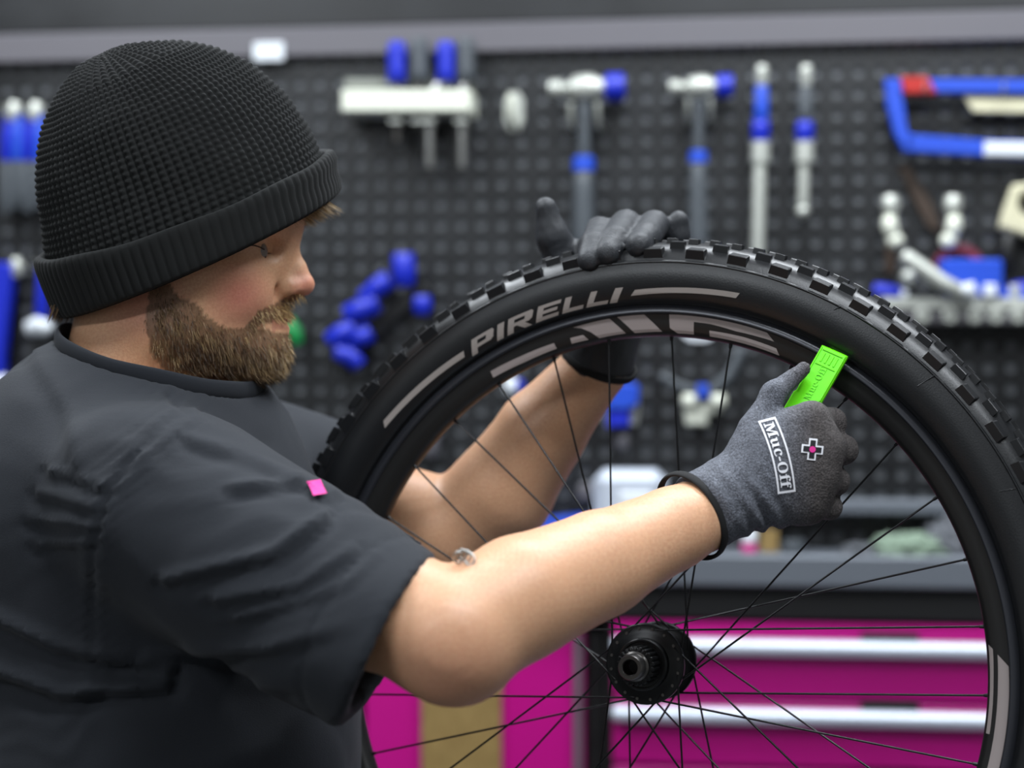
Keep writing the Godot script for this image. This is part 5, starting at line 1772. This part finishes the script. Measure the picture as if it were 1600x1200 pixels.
	part("chain_links", b.mesh(), mats.steel, root, back)

# ---------- gloves
func build_gloves(root: Node3D, back: Transform3D, NE: Vector3, NW: Vector3, FE: Vector3, FW: Vector3) -> void:
	# near glove: back of the hand to the camera, thumb along the lever, fingers closed away from the camera
	var G := Solid.new()
	var wr := at(1098, 803, 1.468)
	var cc := at(1081, 806, 1.4662)
	var cuff_n := ((NW - NE).normalized() + Vector3(0.06, 0.10, 0)).normalized()
	G.cap(cc - cuff_n * 0.03, at(1150, 772, 1.470), 0.0352, 0.0320, 0.01, 0, -cuff_n, cc)
	G.cap(at(1150, 772, 1.470), at(1215, 735, 1.472), 0.0310, 0.028, 0.012)
	# palm as four metacarpal bones
	var mc := [[at(1190, 690, 1.470), at(1268, 655, 1.462)], [at(1195, 715, 1.466), at(1290, 698, 1.458)], [at(1192, 745, 1.468), at(1280, 746, 1.460)], [at(1185, 770, 1.472), at(1262, 790, 1.466)]]
	for m in mc: G.cap(m[0], m[1], 0.0185, 0.0150, 0.02)
	G.ell(at(1222, 735, 1.476), Vector3(0.040, 0.040, 0.018), 0.02)
	# fingers: knuckle, middle joint, end joint, tip
	var fing := [
		[at(1266, 655, 1.464), at(1300, 660, 1.484), at(1284, 668, 1.506), at(1252, 672, 1.506)],
		[at(1288, 698, 1.460), at(1318, 703, 1.480), at(1298, 706, 1.508), at(1256, 706, 1.508)],
		[at(1278, 746, 1.462), at(1306, 752, 1.480), at(1290, 752, 1.506), at(1250, 746, 1.506)],
		[at(1260, 790, 1.468), at(1296, 793, 1.482), at(1280, 792, 1.504), at(1246, 784, 1.504)]]
	var fr := [[0.0128, 0.0112, 0.0100, 0.0090], [0.0130, 0.0112, 0.0100, 0.0092], [0.0125, 0.0105, 0.0096, 0.0088], [0.0115, 0.0096, 0.0088, 0.0080]]
	for i in 4: G.chain(fing[i], fr[i], 0.0055)
	# thumb
	G.chain([at(1160, 742, 1.470), at(1181, 668, 1.472), at(1209, 615, 1.478), at(1256, 576, 1.486)], [0.0170, 0.0122, 0.0098, 0.0060], 0.006)
	G.cap(at(1188, 682, 1.470), at(1225, 690, 1.468), 0.0125, 0.0125, 0.010)      # web between thumb and forefinger
	var wrinkle := FastNoiseLite.new()
	wrinkle.seed = 9
	wrinkle.frequency = 1.0
	var ax := (at(1215, 735, 1.47) - wr).normalized()
	var bump := func(p: Vector3, _n: Vector3) -> float:
		var l := (p - wr).dot(ax)
		var q := px_of(p)
		var d := 0.0008 * wrinkle.get_noise_3d(p.x * 60, p.y * 60, p.z * 60)
		# folds at the wrist, running along the arm's turn
		var f := exp(-pow((l - 0.040) / 0.018, 2.0)) * clampf((q.y - 715.0) / 60.0, 0.0, 1.0)
		d += 0.0022 * f * sin((l * 420.0) + (p.y * 60.0))
		if l < -0.001: d -= 0.0
		return d
	var grey := Color(0.53, 0.545, 0.59).srgb_to_linear()
	var worn := Color(0.42, 0.39, 0.385).srgb_to_linear()
	var tint := func(p: Vector3) -> Color:
		var q := px_of(p)
		return grey.lerp(worn, clampf((q.x - 1215.0) / 60.0, 0, 1))
	var b := MB.new()
	G.net(b, 0.0024, tint, bump, Vector3(at(1066, 0, 1.468).x, -9, -9))
	var glove := part("right_glove", b.mesh(), mats.glove_back, root, back)
	tag(glove, "grey melange work glove with printed back", "")
	# cuff edge
	var arm := (NW - NE).normalized()
	cuff_ring(glove, cc, cuff_n, 0.0376, 0.0376)
	# printed name panel and cross, laid on the back of the glove
	var TL := Vector2(1184, 658)
	var TR := Vector2(1211, 651)
	var BL := Vector2(1215, 772)
	var BR := Vector2(1243, 768)
	var spot := func(p: Vector2) -> Vector3:   # p.x down the panel 0..1, p.y across it 0..1
		var l := TL.lerp(BL, p.x)
		var r := TR.lerp(BR, p.x)
		var q := l.lerp(r, p.y) + Vector2(5.5, -1.5) * (4.0 * p.x * (1.0 - p.x))
		var s := at(q.x, q.y, 1.40)
		return G.hit(s, Vector3(s.x, s.y - EYE, s.z).normalized(), 0.2) + Vector3(0, 0, 0.0011)
	var outz := func(_p: Vector2) -> Vector3: return Vector3(0, 0, 1)
	b = MB.new()
	for r in [[0, 0, 1, 0.10], [0, 0.90, 1, 1], [0, 0.10, 0.028, 0.90], [0.972, 0.10, 1, 0.90]]:
		print_on(b, PackedVector2Array([Vector2(r[0], r[1]), Vector2(r[2], r[1]), Vector2(r[2], r[3]), Vector2(r[0], r[3])]), spot, 0.05, 0.4, outz)
	part("panel_border", b.mesh(), mats.print_white, glove)
	var tm := TextMesh.new()
	var f := SystemFont.new()
	f.font_names = ["Droid Serif"]
	f.font_weight = 700
	tm.font = f
	tm.font_size = 64
	tm.text = "Muc-Off"
	tm.pixel_size = 0.001
	tm.depth = 0.0
	tm.curve_step = 2.0
	var ar := tm.surface_get_arrays(0)
	var bb := tm.get_aabb()
	var tv: PackedVector3Array = ar[Mesh.ARRAY_VERTEX]
	var ti: PackedInt32Array = ar[Mesh.ARRAY_INDEX]
	var laid := {}
	b = MB.new()
	for i in range(0, ti.size(), 3):
		var q := []
		for e in 3:
			var v := tv[ti[i + e]]
			var key := Vector2(v.x, v.y)
			if not laid.has(key): laid[key] = spot.call(Vector2(0.055 + 0.89 * (v.x - bb.position.x) / bb.size.x, 0.20 + 0.60 * (v.y - bb.position.y) / bb.size.y))
			q.append(laid[key])
		b.face(q, Vector3(0, 0, 1))
	tag(part("panel_lettering", b.mesh(), mats.print_white, glove), "white bold lettering", "")
	var cx := Vector2(1269, 702)
	var spot2 := func(p: Vector2) -> Vector3:
		var q := cx + p
		var s := at(q.x, q.y, 1.40)
		return G.hit(s, Vector3(s.x, s.y - EYE, s.z).normalized(), 0.2)
	var tilt := deg_to_rad(6.0)
	for lay in [[17.0, 6.6, 0.0009, "print_white", "cross_outline"], [14.2, 4.2, 0.0014, "print_black", "cross"]]:
		var poly := PackedVector2Array()
		var R: float = lay[0]
		var w: float = lay[1]
		for p in [[-w, -R], [w, -R], [w, -w], [R, -w], [R, w], [w, w], [w, R], [-w, R], [-w, w], [-R, w], [-R, -w], [-w, -w]]:
			poly.append(Vector2(p[0], p[1]).rotated(tilt))
		b = MB.new()
		print_on(b, poly, func(p: Vector2) -> Vector3: return spot2.call(p) + Vector3(0, 0, lay[2]), 6.0, 6.0, outz)
		part(lay[4], b.mesh(), mats[lay[3]], glove)
	b = MB.new()
	var dot := PackedVector2Array()
	for i in 16: dot.append(Vector2.from_angle(TAU * i / 16) * 5.0)
	print_on(b, dot, func(p: Vector2) -> Vector3: return spot2.call(p) + Vector3(0, 0, 0.0019), 5.0, 5.0, outz)
	part("cross_dot", b.mesh(), mats.print_pink, glove)
	# ---------- far glove: palm behind the tyre, fingers over the tread
	var F := Solid.new()
	F.cap(at(934, 566, 1.705), at(944, 500, 1.700), 0.0350, 0.0345, 0.01)
	F.ell(at(950, 462, 1.695), Vector3(0.046, 0.045, 0.018), 0.02, 0, Basis(Vector3(1, 0, 0), 0.25))
	var ff := [
		[at(912, 420, 1.688), at(938, 362, 1.654), at(928, 384, 1.606), at(921, 406, 1.590)],
		[at(950, 412, 1.690), at(978, 352, 1.654), at(963, 376, 1.602), at(950, 395, 1.585)],
		[at(988, 412, 1.690), at(1022, 352, 1.654), at(1010, 370, 1.606), at(998, 383, 1.580)]]
	var rr := [[0.0138, 0.0136, 0.0130, 0.0110], [0.0140, 0.0142, 0.0136, 0.0118], [0.0138, 0.0136, 0.0130, 0.0114]]
	for i in 3: F.chain(ff[i], rr[i], 0.003)
	F.chain([at(1014, 440, 1.690), at(1050, 395, 1.672), at(1060, 368, 1.664), at(1060, 345, 1.660)], [0.0125, 0.0118, 0.0108, 0.0096], 0.005)   # little finger, upright
	F.chain([at(915, 470, 1.695), at(880, 410, 1.676), at(864, 370, 1.668), at(853, 324, 1.662)], [0.019, 0.0155, 0.0145, 0.0100], 0.008)      # thumb, upright
	F.cap(at(880, 408, 1.676), at(910, 400, 1.682), 0.008, 0.009, 0.02)
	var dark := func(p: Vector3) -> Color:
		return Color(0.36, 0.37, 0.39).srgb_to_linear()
	b = MB.new()
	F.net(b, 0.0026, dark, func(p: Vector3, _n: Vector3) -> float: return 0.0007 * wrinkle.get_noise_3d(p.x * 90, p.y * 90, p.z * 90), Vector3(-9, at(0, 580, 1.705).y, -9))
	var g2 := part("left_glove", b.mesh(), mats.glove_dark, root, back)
	tag(g2, "dark work glove with coated fingers over the tread", "")
	var fa := (FW - FE).normalized()
	cuff_ring(g2, at(936, 563, 1.705), (fa + Vector3(-0.25, 0.3, 0.25)).normalized(), 0.0365, 0.0360)

func cuff_ring(glove: Node3D, c: Vector3, n: Vector3, r1: float, r2: float) -> void:
	var s := n.cross(Vector3(0, 0, 1)).normalized()
	var t := s.cross(n).normalized()
	var pts := PackedVector3Array()
	for j in 12:
		var a := TAU * j / 12.0
		for i in 72:
			var u := TAU * i / 72.0
			var d := s * cos(u) * r1 + t * sin(u) * r2
			pts.append(c + d + d.normalized() * cos(a) * 0.0018 + n * sin(a) * 0.0040)
	var b := MB.new()
	b.grid(pts, 72, 12, true, true)
	part("cuff_edge", b.mesh(), mats.cuff_black, glove)
